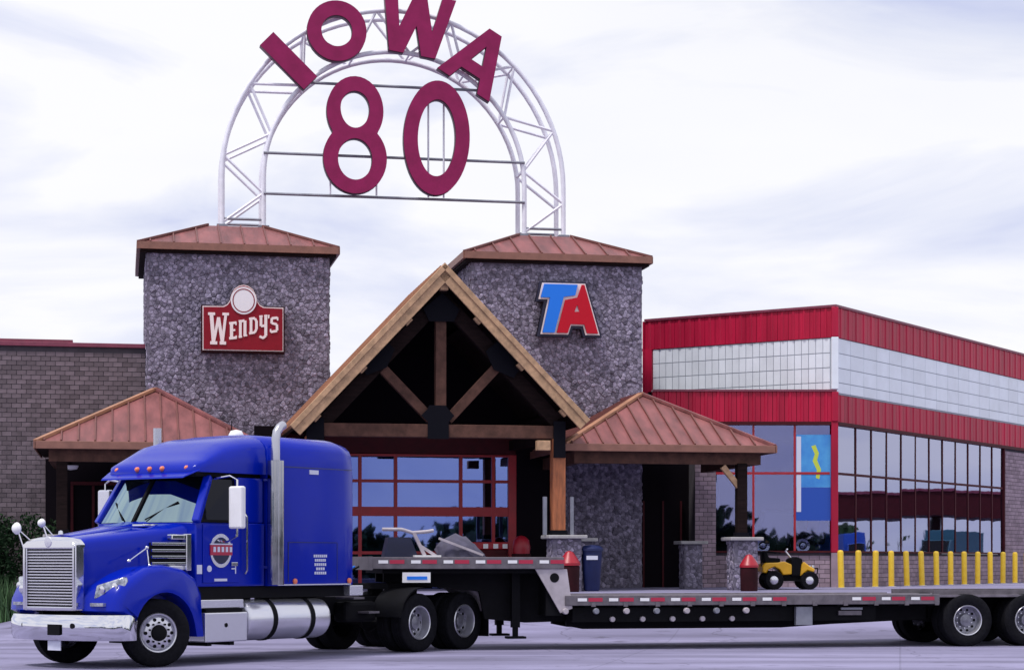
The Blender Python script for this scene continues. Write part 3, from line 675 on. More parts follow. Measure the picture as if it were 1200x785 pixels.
strokes('letter_s', [(776, 372, 730, 378, 20), (730, 376, 728, 420, 20), (728, 418, 772, 428, 20), (772, 428, 774, 478, 20), (774, 482, 720, 492, 20), (778, 368, 778, 396, 12), (720, 468, 720, 494, 12)])

# ------------------------------------------------------------------ red building
CX, CY = 9.2, 57.0
rd = Vector((.547, .837, 0)).normalized(); rn = Vector((rd.y, -rd.x, 0))
ld = Vector((-.83, .557, 0)).normalized(); ln = Vector((-ld.y, ld.x, 0))
if ln.y > 0: ln = -ln
r = root('showroom_building', 'red and white clad corner showroom with tall glass at the right', 'building', (CX, CY, G), 0, None, (CX, CY, G))
K0 = Vector((CX, CY, 0))
def pr_(t, out, z): p = K0+rd*t+rn*out; return (p.x, p.y, z)
def pl_(t, out, z): p = K0+ld*t+ln*out; return (p.x, p.y, z)
def pf_(t, out, z): return (CX-t, CY-out, z)
def face_box(P, t0, t1, o0, o1, z0, z1):
    mb = MB(); vs = [P(t, o, z) for z in (z0, z1) for t, o in ((t0, o0), (t1, o0), (t1, o1), (t0, o1))]
    return mb.add(vs, [(0,3,2,1),(4,5,6,7),(0,1,5,4),(1,2,6,5),(2,3,7,6),(3,0,4,7)])
LR, LL = 26.0, 6.2
Z = dict(sill=1.89, mul=4.10, head=5.57, lo=6.42, wh=7.98, top=8.83)
def clad(P, t0, t1, z0, z1, pitch, mt, out):
    n = max(1, round((t1-t0)/pitch)); w = (t1-t0)/n
    for i in range(n):
        a = t0+i*w; mb = MB()
        prof = [(a+.006, 0), (a+.006, out), (a+w*.40, out), (a+w*.46, out+.022), (a+w*.62, out+.022), (a+w*.68, out), (a+w-.006, out), (a+w-.006, 0)]
        vs = [P(t, o, z) for z in (z0, z1) for t, o in prof]; m_ = len(prof)
        mb.add(vs, [list(range(m_)), list(range(m_, 2*m_))]+[[j, (j+1) % m_, m_+(j+1) % m_, m_+j] for j in range(m_)])
        mb.build('cladding_panel', mt, r)
# core volumes
back = K0+ld*LL+rd*LR
mb = MB(); q = [pl_(0.06, -.06, 0), pr_(LR, -.06, 0), (back.x, back.y, 0), pl_(LL, -.06, 0)]
mb.prism([(p[0], p[1]) for p in q], 'xy', 6.40, 8.80); mb.build('upper_core', 'red_metal', r)
clad(pl_, .06, LL, Z['wh'], Z['top'], .34, 'red_metal', .05)
clad(pr_, .06, LR, Z['wh'], Z['top'], .55, 'red_metal', .05)
face_box(pf_, .06, 5.2, -.05, -.003, Z['head'], Z['lo']).build('cladding_backing', 'red_metal', r)
clad(pf_, .06, 5.2, Z['head'], Z['lo'], .34, 'red_metal', .08)
clad(pr_, .06, LR, Z['head'], Z['lo']-.08, .55, 'red_metal', .05)
for P, t1, o, z, nm in ((pl_, LL, .1, Z['top'], 'coping'), (pr_, LR, .1, Z['top'], 'coping')):
    face_box(P, -.1 if P is pl_ else .12, t1, -.3, o, z+.002, z+.07).build(nm, 'coping', r)
face_box(pf_, -.05, 5.2, -.3, .13, Z['lo']+.002, Z['lo']+.06).build('ledge_flashing', 'coping', r)
for P, t1 in ((pf_, 5.2), (pr_, LR)):
    face_box(P, .1, t1, -.05, .10, Z['head']-.10, Z['head']-.004).build('head_trim', 'red_dark', r)
face_box(pl_, LL-.25, LL, .0, .09, Z['lo'], Z['wh']-.002).build('edge_trim', 'red_metal', r)
face_box(pl_, LL+.003, LL+.06, -.2, .1, 2.0, Z['top']).build('edge_trim', 'red_metal', r)
# corner trims
for z0, z1, mt in ((Z['wh'], Z['top'], 'red_metal'), (Z['lo']+.065, Z['wh']-.002, 'white_panel'), (Z['head'], Z['lo']-.002, 'red_metal')):
    p = K0+(rn+ln).normalized()*.03
    MB().box(p.x-.1, p.x+.1, p.y-.1, p.y+.1, z0, z1).build('corner_trim', mt, r, bevel=.02)
# white panels (upper band)
def white(P, t0, t1, nc, zrows):
    w = (t1-t0)/nc
    for j in range(len(zrows)-1):
        for i in range(nc):
            face_box(P, t0+i*w+.008, t0+(i+1)*w-.008, .012, .026, zrows[j]+.011, zrows[j+1]-.011).build('pane', 'white_panel', r)
zr5 = [6.40, 6.70, 7.12, 7.54, 7.97]
white(pl_, .12, LL-.26, 26, zr5); white(pr_, .12, 17.5, 18, zr5)
face_box(pr_, 17.5, LR, .01, .03, 6.40, 7.97).build('panel_band', 'white_panel', r)
face_box(pl_, .1, LL-.25, -.02, .008, 6.40, 7.975).build('panel_rails', 'rail_grey', r)
face_box(pr_, .1, LR, -.02, .008, 6.36, 7.975).build('panel_rails', 'rail_grey', r)
# lower storefronts
face_box(pf_, .1, 5.2, -.2, .0, G-.3, Z['sill']-.06).build('sill_wall', 'brick_mortar', r)
brick_stuff('brickwork', brick_rows(5.0, Z['sill']-.07-G, .3, .13, .014), lambda a, b, t: pf_(.12+a, t, G+b), r, 'brick_pale')
face_box(pr_, .1, 14.1, -.2, .0, G-.3, Z['sill']-.06).build('sill_wall', 'brick_mortar', r)
brick_stuff('brickwork', brick_rows(13.9, Z['sill']-.07-G, .3, .13, .014), lambda a, b, t: pr_(.12+a, t, G+b), r, 'brick_pale')
face_box(pr_, 14.15, LR, -.2, .0, G-.3, Z['head']-.1).build('end_wall', 'brick_mortar', r)
brick_stuff('brickwork', brick_rows(LR-14.2, Z['head']-.1-G, .3, .13, .014), lambda a, b, t: pr_(14.18+a, t, G+b), r, 'brick_pale')
face_box(pf_, .1, 5.2, -.1, .08, Z['sill']-.055, Z['sill']).build('sill', 'red_dark', r)
face_box(pr_, .1, 14.1, -.1, .08, Z['sill']-.055, Z['sill']).build('sill', 'red_dark', r)
p = K0+(rn+Vector((0, -1, 0))).normalized()*.0
MB().box(CX-.10, CX+.10, CY-.10, CY+.10, G-.2, Z['sill']-.06).build('corner_block', 'brick_pale', r)
MB().box(CX-.10, CX+.10, CY-.10, CY+.10, Z['sill']-.055, Z['head']-.004).build('corner_post', 'red_metal', r, bevel=.02)
zt_ = Z['head']-.1
def store(P, ts, gl, fm):
    for i in range(len(ts)-1):
        a, c = ts[i], ts[i+1]
        if i: face_box(P, a-.03, a+.03, -.05, .02, Z['sill'], zt_).build('mullion', fm, r)
        face_box(P, a+.032, c-.032, -.04, .018, Z['mul']-.035, Z['mul']+.035).build('transom', fm, r)
        for z0, z1 in ((Z['sill'], Z['mul']-.035), (Z['mul']+.035, zt_)):
            ka, kb = random.uniform(-.005, .005), random.uniform(-.003, .003)
            face_box(lambda t, o, z: P(t, o+ka*(t-a)+kb*(z-z0), z), a+.031, c-.031, -.012, .0, z0, z1).build('pane', gl, r)
store(pf_, [.1, 1.13, 2.31, 3.45, 4.55, 5.2], 'glass_show', 'red_frame')
store(pr_, [.1]+[.35+1.15*i for i in range(1, 12)]+[14.15], 'glass_side', 'red_dark')
face_box(pr_, 14.08, 14.15, -.08, .07, G, zt_).build('jamb', 'red_dark', r)
# room behind the glass
mb = MB(); q = [pf_(5.2, -.15, 0), pf_(.2, -.15, 0), pr_(.3, -.2, 0), pr_(14.1, -.2, 0), pr_(14.1, -9, 0), pf_(5.2, -9, 0)]
MB().prism([(p[0], p[1]) for p in q], 'xy', 1.60, 1.66).build('showroom_floor', 'floor', r)
face_box(pr_, 2, 14.1, -9.3, -9.0, G, 5.6).build('inner_wall', 'interior', r)
MB().box(CX-5.3, CX+5, CY+9, CY+9.2, G, 6.3).build('inner_wall', 'interior', r)
MB().prism([(p[0], p[1]) for p in q], 'xy', 5.58, 5.66).build('inner_ceiling', 'interior', r)
face_box(pf_, 5.21, 5.3, -9, .0, G, Z['lo']).build('party_wall', 'interior', r)
# flood lamp on the left edge
fl = root('flood_lamp', 'small pale flood lamp on the red wall edge beside the tower', 'lamp', pl_(LL-.1, .35, 7.2), 0, None, pl_(LL-.1, .35, 7.2))
q = pl_(LL+.3, .25, 7.25); MB().lathe([(0, -.12), (.10, -.12), (.13, .05), (.13, .1), (0, .1)], q, 'y', 14).build('head', 'white', fl, smooth=40)
MB().tube([q, pl_(LL, .02, 7.25)], .025, 6).build('arm', 'galv', fl)

# things in the showroom
v = root('display_truck', 'dark vintage truck with chrome hubbed wheels behind the showroom glass', 'vehicle', (7.75, 58.0, 1.66), 0, None, (0, 0, 0))
mb = MB(); mb.prism([(-1.2, .42), (1.25, .42), (1.3, .75), (.6, .85), (.45, 1.35), (-.45, 1.4), (-.6, .9), (-1.2, .8)], 'xz', -.55, .55); mb.build('body', 'navy', v, bevel=.06, smooth=40)
for x in (-.55, .6):
    mb = MB(); mb.lathe([(.20, -.68), (.35, -.70), (.38, -.62), (.38, -.54), (.2, -.52)], (x, 0, .38), 'y', 24, closed=True); w = mb.build('wheel', 'tyre', v, smooth=40)
    MB().lathe([(0, -.72), (.08, -.71), (.12, -.66), (.2, -.67), (.21, -.6), (0, -.6)], (x, 0, .38), 'y', 20).build('hub', 'chrome', w, smooth=40)
    mb = MB(); secs = [[(x+rr*math.cos(t), yy, .38+rr*math.sin(t)) for rr, yy in ((.42, -.74), (.47, -.74), (.47, -.5), (.42, -.5))] for t in (R(a) for a in range(5, 181, 25))]; mb.loft(secs); mb.build('mudguard', 'navy', v)
v2 = root('window_poster', 'tall cyan blue poster on the showroom glass beside the red corner post', 'poster', (8.52, 56.998, 2.75), 0, None, (0, 0, 0))
MB().box(-.415, .575, -.006, -.002, .95, 2.45).build('cloth', 'banner', v2)
MB().box(-.415, .575, -.006, -.002, 0, .945).build('lower_cloth', 'banner_low', v2)
MB().box(-.40, -.27, -.009, -.0065, .25, 2.4).build('white_stripe', 'white_print', v2)
mb = MB().prism([(.02, 2.12), (.14, 2.16), (.24, 1.92), (.19, 1.72), (.30, 1.46), (.25, 1.18), (.15, 1.22), (.18, 1.44), (.06, 1.70), (.12, 1.90)], 'xz', -.0095, -.007)
mb.build('lime_print', 'lime', v2)
for i, (t, o, w, h, mt, lb) in enumerate([(2.4, -1.6, 1.1, 1.1, 'ta_blue', 'blue boxed display stand inside the side windows, nearest the corner'), (4.4, -1.7, 1.2, .9, 'banner', 'cyan display stand inside the side windows, second from the corner'), (6.6, -1.6, .9, .8, 'white', 'white display stand inside the side windows, third from the corner'), (8.6, -1.8, 1.2, 1.0, 'navy', 'navy display stand inside the side windows, fourth from the corner')]):
    P = pr_(t, o, 1.66); d_ = root('display_stand', lb, 'display', P, math.atan2(rd.y, rd.x), 'display stands in the showroom', (0, 0, 0))
    MB().box(-w/2, w/2, -.3, .3, 0, h*.55).build('plinth', mt, d_, bevel=.03); MB().prism([(-w/2+.05, h*.55), (w/2-.05, h*.55), (w/4, h), (-w/5, h*1.15)], 'xz', -.2, .2).build('goods', mt, d_, bevel=.05)

# ------------------------------------------------------------------ bollards
ordn = ['first', 'second', 'third', 'fourth', 'fifth', 'sixth', 'seventh', 'eighth', 'ninth', 'tenth', 'eleventh', 'twelfth', 'thirteenth', 'fourteenth']
src = None
for i in range(14):
    t = -1.55+1.19*i; p = K0+rd*t+rn*.9
    lb = ('yellow bollard at the showroom corner, nearest the buggy' if i == 0 else 'yellow bollard by the showroom side windows, %s from the corner' % ordn[i])
    o = root('bollard', lb, 'bollard', (p.x, p.y, G), 0, 'yellow bollards along the showroom', (0, 0, 0))
    o.rotation_euler = (R(random.uniform(-1.6, 1.6)), R(random.uniform(-2.2, .6)), random.uniform(-.3, .3))
    if src is None:
        a = MB().lathe([(.085, -.1), (.085, .98), (.076, 1.02), (.055, 1.045), (0, 1.055)], (0, 0, 0), 'z', 16).build('sleeve', 'yellow', o, smooth=40)
        c = MB().lathe([(.15, -.05), (.15, .012), (.1, .02), (.097, .02)], (0, 0, 0), 'z', 16).build('footing', 'cap', o)
        src = (a, c)
    else:
        for q in src: inst(q, o)

# ------------------------------------------------------------------ street furniture by the entrance
def red_bin(x, y, w, h, label):
    o = root('litter_bin', label, 'bin', (x, y, gz(x, y)), 0, 'red topped litter bins', (0, 0, 0))
    MB().lathe([(w*.46, 0), (w*.48, .05), (w*.5, h*.62), (w*.46, h*.64), (0, h*.64)], (0, 0, 0), 'z', 20).build('drum', 'maroonbin', o, smooth=40)
    mb = MB().lathe([(w*.53, h*.64), (w*.53, h*.70), (w*.36, h*.84), (w*.17, h*.97), (.0, h)], (0, 0, 0), 'z', 20).build('lid', 'redbin', o, smooth=30)
red_bin(1.39, 48.4, .50, 1.0, 'maroon litter bin with red conical lid before the gable post pier')
red_bin(5.90, 49.7, .45, .92, 'maroon litter bin with red conical lid left of the yellow buggy')
o = root('blue_barrel', 'tall blue barrel bin between the gable post and the stone tower', 'bin', (1.98, 49.6, G), 0, None, (0, 0, 0))
MB().lathe([(.17, 0), (.2, .05), (.26, .95), (.27, 1.0), (0, 1.0)], (0, 0, 0), 'z', 20).build('drum', 'binblue', o, smooth=40)
MB().lathe([(.29, 1.0), (.29, 1.06), (.2, 1.13), (0, 1.15)], (0, 0, 0), 'z', 20).build('lid', 'binblue', o, smooth=40)
MB().box(-.14, .14, -.262, -.25, .78, .88).build('label_plate', 'white_print', o)
o = root('red_barrel', 'rounded red barrel beside the red window frame under the gable', 'barrel', mp_(2.75, 3.6, G), 0, None, (0, 0, 0))
MB().lathe([(.2, 0), (.2, .7), (.22, .9), (.24, 1.1), (.2, 1.3), (.1, 1.4), (0, 1.42)], (0, 0, 0), 'z', 20).build('drum', 'redbin', o, smooth=50)
MB().lathe([(.25, .86), (.26, .9), (.25, .94)], (0, 0, 0), 'z', 20).build('hoop', 'maroonbin', o)
o = mroot('display_case', 'low red display case with white price cards before the entrance glass', 'display', 1.75, 4.2)
MB().box(.95, 2.45, 3.9, 4.5, G, G+1.05).build('case', 'red_dark', o, bevel=.03)
MB().box(.93, 2.47, 3.88, 4.52, G+1.052, G+1.25).build('top', 'red_frame', o, bevel=.03)
for x in (1.15, 1.42, 1.78, 2.05, 2.3): MB().box(x, x+.13, 3.86, 3.875, G+1.08, G+1.2).build('price_card', 'white', o)

# yellow buggy
o = root('yellow_buggy', 'small yellow and black off road buggy parked by the showroom window', 'buggy', (7.22, 52.6, G), R(4), None, (0, 0, 0))
mb = MB(); mb.prism([(-.70, .46), (-.70, .62), (-.62, .70), (-.28, .71), (-.12, .74), (.08, .66), (.08, .40), (-.16, .38), (-.24, .52), (-.38, .60), (-.52, .54), (-.60, .42)], 'xz', -.36, .36); mb.build('rear_body', 'buggy_yellow', o, bevel=.03, smooth=40)
mb = MB(); mb.prism([(.30, .34), (.34, .66), (.40, .74), (.55, .62), (.70, .54), (.66, .44), (.50, .50), (.40, .42)], 'xz', -.36, .36); mb.build('front_fender', 'buggy_yellow', o, bevel=.03, smooth=40)
MB().box(-.62, .66, -.26, .26, .24, .40).build('chassis', 'black', o, bevel=.02)
MB().prism([(.06, .34), (.36, .34), (.38, .80), (.22, .86), (.05, .80)], 'xz', -.33, .33).build('hood', 'black', o, bevel=.04)
MB().prism([(-.62, .70), (-.2, .70), (-.2, .82), (-.5, .84), (-.56, 1.0), (-.66, 1.0)], 'xz', -.24, .24).build('seat', 'black', o, bevel=.03)
MB().tube([(-.72, -.3, .62), (-.74, -.3, .98), (-.60, -.3, 1.0), (-.2, -.3, .96)], .02, 6).build('rack_rail', 'black', o); MB().tube([(-.72, .3, .62), (-.74, .3, .98), (-.60, .3, 1.0), (-.2, .3, .96)], .02, 6).build('rack_rail', 'black', o)
MB().tube([(.12, 0, .84), (-.02, 0, 1.02), (-.02, -.25, 1.06)], .022, 6).build('handlebar', 'chrome_soft', o)
for x, rr in ((-.40, .25), (.54, .24)):
    for sy in (-1, 1):
        w = MB().lathe([(rr*.5, -.09), (rr*.9, -.1), (rr, -.06), (rr, .06), (rr*.9, .1), (rr*.5, .09)], (x, sy*.36, rr), 'y', 22, closed=True).build('wheel', 'tyre', o, smooth=40)
        MB().lathe([(0, -.11*sy*-1 if False else sy*.085), (rr*.3, sy*.085), (rr*.5, sy*.06), (rr*.5, -sy*.05), (0, -sy*.05)], (x, sy*.36, rr), 'y', 16).build('hub', 'chrome_soft', w, smooth=40)

for sy in (-1, 1):
    MB().lathe([(0, .0), (.05, .0), (.06, -.03), (.06, -.06)], (.70, sy*.2, .58), 'x', 10).build('headlight', 'lens', o)
    MB().bar((.50, sy*.12, .34), (.54, sy*.30, .26), .03, .03).build('suspension_arm', 'galv', o)
    MB().tube([(.46, sy*.18, .58), (.52, sy*.26, .30)], .028, 8).build('shock_absorber', 'red', o)
    MB().box(-.14, .30, sy*.27, sy*.40, .22, .25).build('foot_board', 'black', o)
MB().tube([(.66, -.22, .36), (.78, -.22, .42), (.80, -.2, .56), (.80, .2, .56), (.78, .22, .42), (.66, .22, .36)], .016, 6).build('front_bumper', 'black', o)
for y in (-.2, -.07, .07, .2): MB().tube([(-.74, y, .985), (-.5, y, 1.0)], .01, 5).build('rack_bar', 'black', o)
MB().tube([(-.74, -.3, .98), (-.74, .3, .98)], .014, 6).build('rack_bar', 'black', o)
# ------------------------------------------------------------------ wheels for the truck and trailer
def tyre_mesh(Rr, wid, name):
    h = wid/2; p = [(Rr*.585, h*.80), (Rr*.66, h*.96), (Rr*.80, h*1.02), (Rr*.93, h*.95), (Rr*.985, h*.80)]
    tread = []
    for c in (.62, .22, -.18, -.58):
        tread += [(Rr, h*c+.012), (Rr, h*c-h*.26+.004), (Rr*.975, h*c-h*.29), (Rr*.975, h*c-h*.36)]
    q = [(a, -b) for a, b in reversed(p)]
    return MB().lathe(p+[(Rr, h*.72)]+tread+q, (0, 0, 0), 'y', 40, closed=True)
def wheel(parent, loc, rz, Rr, wid, style):
    w = tyre_mesh(Rr, wid, 'wheel').build('wheel', 'tyre', parent, smooth=35, org=(0, 0, 0)); w.location = loc; w.rotation_euler = (0, 0, rz)
    k = Rr/.515; h = wid/2
    if style == 'none': return w
    mb = MB()
    if style == 'steer':
        mb.lathe([(.303*k, h*.82), (.292*k, h*.92), (.275*k, h*.86), (.262*k, h*.55), (.245*k, h*.75), (.20*k, h*.96), (.15*k, h*1.0), (.132*k, h*1.0), (.125*k, h*1.0)], (0, 0, 0), 'y', 40, caps=False)
        mb.lathe([(.125*k, h*.98), (.115*k, h*1.3), (.07*k, h*1.42), (0, h*1.44)], (0, 0, 0), 'y', 24, m=1)
        hy, hr, ly = lambda q: h*.955, .208*k, h*1.0
    else:
        mb.lathe([(.303*k, h*.82), (.292*k, h*.92), (.278*k, h*.86), (.265*k, h*.1), (.258*k, -h*.30)], (0, 0, 0), 'y', 40, caps=False)
        mb.lathe([(.258*k, -h*.30), (.215*k, -h*.42), (.15*k, -h*.46), (.125*k, -h*.46)], (0, 0, 0), 'y', 40, m=2, caps=False)
        mb.lathe([(.125*k, -h*.46), (.118*k, h*.2), (.07*k, h*.32), (0, h*.34)], (0, 0, 0), 'y', 24, m=2)
        hy, hr, ly = lambda q: -h*.41, .212*k, -h*.46
    for i in range(10):
        t = 2*math.pi*i/10; c, s_ = math.cos(t), math.sin(t)
        mb.lathe([(.0, hy(0)+.006), (.027*k, hy(0)+.006), (.027*k, hy(0)-.03)], (hr*c, 0, hr*s_), 'y', 10, m=1)  # black discs stand in for the shade of hand holes
        t += math.pi/10; c, s_ = math.cos(t), math.sin(t)
        mb.lathe([(.016*k, ly-.01), (.016*k, ly+.03), (0, ly+.035)], (.158*k*c, 0, .158*k*s_), 'y', 6, m=(1 if style == 'steer' else 0))
    rm = mb.build('rim', ['alu', 'black', 'wheel_disc'], w, smooth=35, org=(0, 0, 0))
    return w

# ------------------------------------------------------------------ truck
HT = R(234)
T = root('semi_truck', 'glossy blue semi truck with chrome grille and sleeper cab in the foreground', 'truck', (-6.21, 30.82, 0), HT, None, (0, 0, 0))
RT = .515
wheel(T, (0, 1.0, RT), R(-22), RT, .29, 'steer'); wheel(T, (0, -1.0, RT), math.pi+R(-20), RT, .29, 'steer')
for x in (-6.2, -7.5):
    wheel(T, (x, 1.05, RT), 0, RT, .27, 'dual'); wheel(T, (x, .72, RT), 0, RT, .27, 'none')
    wheel(T, (x, -1.05, RT), math.pi, RT, .27, 'dual'); wheel(T, (x, -.72, RT), 0, RT, .27, 'none')
    MB().tube([(x, -.9, RT), (x, -.2, RT), (x, 0, RT), (x, .2, RT), (x, .9, RT)], [.08, .09, .2, .09, .08], 10).build('axle', 'black', T)
MB().tube([(0, -.85, RT-.05), (0, .85, RT-.05)], .07, 8).build('axle', 'black', T)
for y in (-.42, .42): MB().box(-8.1, 1.0, y-.05, y+.05, .68, .98).build('frame_rail', 'black', T)
MB().box(-.5, .8, -.38, .38, .5, 1.5).build('engine', 'black', T)
# bumper: swept in plan
pl = [(.62, 1.22), (.86, 1.21), (1.06, 1.0), (1.20, .65), (1.27, .25), (1.28, 0)]
pl = pl+[(x, -y) for x, y in reversed(pl[:-1])]
secs = []
for i, (x, y) in enumerate(pl):
    secs.append([(x-.09, y*.96, .44), (x-.02, y, .42), (x+.02, y*1.005, .5), (x+.02, y*1.005, .72), (x-.02, y, .80), (x-.09, y*.96, .80)])
bmp = MB().loft(secs).build('bumper', 'chrome', T, smooth=50)
MB().box(1.285, 1.31, .08, .34, .50, .66).build('plate_recess_shade', 'black', bmp)  # black panel on the bumper; shade of a recess put into colour
MB().box(1.2, 1.215, -.02, .26, .27, .415).build('license_plate', 'white_print', bmp)
MB().lathe([(0, 0), (.04, 0), (.04, -.06)], (1.235, -.55, .64), 'x', 12).build('tow_hole_shade', 'black', bmp)  # black discs; the dark inside of tow holes is put into colour
MB().lathe([(0, .02), (.04, .02), (.04, -.06)], (1.235, .55, .64), 'x', 12).build('tow_hole_shade', 'black', bmp)
# grille
gr = MB().box(1.04, 1.08, -.52, .52, .90, 1.88).build('grille', 'black', T)
MB().box(1.03, 1.22, -.585, -.505, .86, 1.86).build('surround', 'chrome', gr, bevel=.025)
MB().box(1.03, 1.22, .505, .585, .86, 1.86).build('surround', 'chrome', gr, bevel=.025)
MB().box(1.05, 1.21, -.503, .503, .86, .92).build('surround', 'chrome', gr, bevel=.015)
secs = [[(x, y, 1.82+z) for y, z in ((-.585, -.03), (-.585, .03), (-.5, .10), (-.25, .135), (0, .145), (.25, .135), (.5, .10), (.585, .03), (.585, -.03))] for x in (1.02, 1.16)]
secs.append([(1.222, y*.985, 1.82+z*.75-.008) for _, y, z in [(0, q[1], q[2]-1.82) for q in secs[0]]])
MB().loft(secs).build('surround', 'chrome', gr, smooth=40, bevel=.01)
ns = 20
for i in range(ns):
    z = .955+i*(1.79-.955)/(ns-1)
    MB().prism([(1.10, z-.006), (1.17, z-.016), (1.185, z-.006), (1.185, z+.008), (1.17, z+.012), (1.10, z+.002)], 'xz', -.502, .502).build('slat', 'chrome_soft', gr)
MB().lathe([(0, .012), (.07, .01), (.085, 0)], (1.222, 0, 1.885), 'x', 16).build('badge', 'chrome_soft', gr)
# hood
def shell(x, hw, zb, zs, zt, e=.5, n=14, inset=0):
    pts = [(x, hw, zb)]
    for i in range(n+1):
        t = math.pi*i/n; c, s_ = math.cos(t), math.sin(t)
        pts.append((x, (hw-inset*abs(s_))*math.copysign(abs(c)**e, c), zs+(zt-zs)*abs(s_)**e))
    pts.append((x, -hw, zb)); return pts
MB().loft([shell(1.045, .555, .88, 1.70, 1.945, .42), shell(.9, .60, .90, 1.72, 1.975, .42), shell(.4, .70, .95, 1.76, 2.04, .42), shell(-.2, .84, 1.0, 1.84, 2.13, .42), shell(-.74, .98, 1.05, 1.95, 2.23, .42)]).build('hood', 'blue', T, smooth=40)
MB().loft([shell(.95, .20, 1.85, 1.93, 1.99, .5, 8), shell(.4, .26, 1.9, 2.01, 2.075, .5, 8), shell(-.5, .34, 2.0, 2.15, 2.215, .5, 8)]).build('hood_bulge', 'blue', T, smooth=40)
MB().lathe([(0, .06), (.03, .05), (.04, 0)], (.98, 0, 2.0), 'z', 10).build('hood_ornament', 'chrome', T, smooth=40)
MB().box(-.45, -.12, .36, .62, 2.12, 2.17).build('hood_latch_plate', 'chrome', T, bevel=.02)
# fenders
arch = [(.0+.63*math.cos(R(a)), .50+.63*math.sin(R(a))) for a in range(20, 176, 12)]
for sg in (1, -1):
    outer = [(-.66, .44), (-.80, .44), (-.82, .8), (-.80, 1.12), (-.66, 1.36), (-.40, 1.49), (0, 1.54), (.35, 1.50), (.68, 1.39), (.95, 1.24), (1.06, 1.05), (1.08, .86), (.98, .82), (.75, .76)]
    prof = list(reversed(outer))+list(reversed(arch))
    n = len(prof); secs = []
    for y, kx, dz in ((.50, 1.0, 0), (1.10, 1.0, 0), (1.185, .975, -.03), (1.225, .92, -.10)):
        ring = []
        for i, (x, z) in enumerate(prof):
            if i < len(outer): xx = x*kx if x > .2 or z > .6 else x; zz = max(.44, z+dz*(1 if z > 1.0 else 0)); xx = xx-(.12*(y/1.2)**3 if x > .6 else 0)
            else: xx, zz = x, z
            ring.append((xx, sg*y, zz))
        secs.append(ring)
    f = MB(); 
    for i in range(len(secs)-1):
        f.loft([secs[i], secs[i+1]], caps=False)
    f.add(secs[-1], [list(range(n))])
    fd = f.build('fender', 'blue', T, smooth=45)
    # headlight
    hl = MB().loft([[(.85, sg*.76, 1.05), (.87, sg*.78, 1.25), (.70, sg*1.14, 1.37), (.62, sg*1.16, 1.14)], [(1.04, sg*.78, 1.04), (1.00, sg*.80, 1.24), (.80, sg*1.17, 1.365), (.78, sg*1.19, 1.12)]]).build('headlight', 'lens', T, bevel=.02, smooth=40)
    for k_, yy in enumerate((.89, 1.06)):
        MB().lathe([(.055, .0), (.06, .03), (.045, .035), (0, .02)], (1.0-.56*(yy-.80), sg*yy, 1.15+.28*(yy-.8)), 'x', 14).build('bulb_reflector', 'chrome', hl, smooth=40)
    MB().box(.99, 1.05, sg*.72, sg*1.0, .93, .98).build('turn_signal', 'lens', T)
    # side air intake: chrome louvres
    mx0 = .86
    vn = MB().loft([[(-.06, sg*.80, 1.54), (-.06, sg*.86, 1.54), (-.06, sg*.86, 1.88), (-.06, sg*.80, 1.88)], [(-.62, sg*.95, 1.54), (-.62, sg*1.03, 1.54), (-.62, sg*1.03, 1.88), (-.62, sg*.95, 1.88)]]).build('side_intake', 'black', T)
    for z in (1.56, 1.66, 1.76, 1.86): MB().bar((-.04, sg*.875, z), (-.64, sg*1.05, z), .05, .045).build('louvre', 'chrome', vn, bevel=.008)
    MB().box(-.70, -.58, sg*.98, sg*1.075, 1.45, 2.02).build('intake_frame', 'chrome', vn, bevel=.015)
    MB().box(-.60, -.30, sg*.93, sg*1.045, 1.925, 2.01).build('intake_cap', 'chrome', vn, bevel=.02)
    MB().box(-.58, -.30, sg*.93, sg*1.035, 1.46, 1.53).build('intake_cap', 'chrome_soft', vn, bevel=.015)
# cab body
def cabring(z, x_side, x_mid, xb, hw, hwb): return [(xb, hwb, z), (x_side, hw, z), (x_mid, hw*.5, z), (x_mid+.03, 0, z), (x_mid, -hw*.5, z), (x_side, -hw, z), (xb, -hwb, z)]
cab = MB().loft([cabring(1.20, -.76, -.74, -2.30, 1.10, 1.10), cabring(2.20, -.76, -.52, -2.30, 1.10, 1.10)]).build('cab', 'blue', T, bevel=.02, smooth=35)
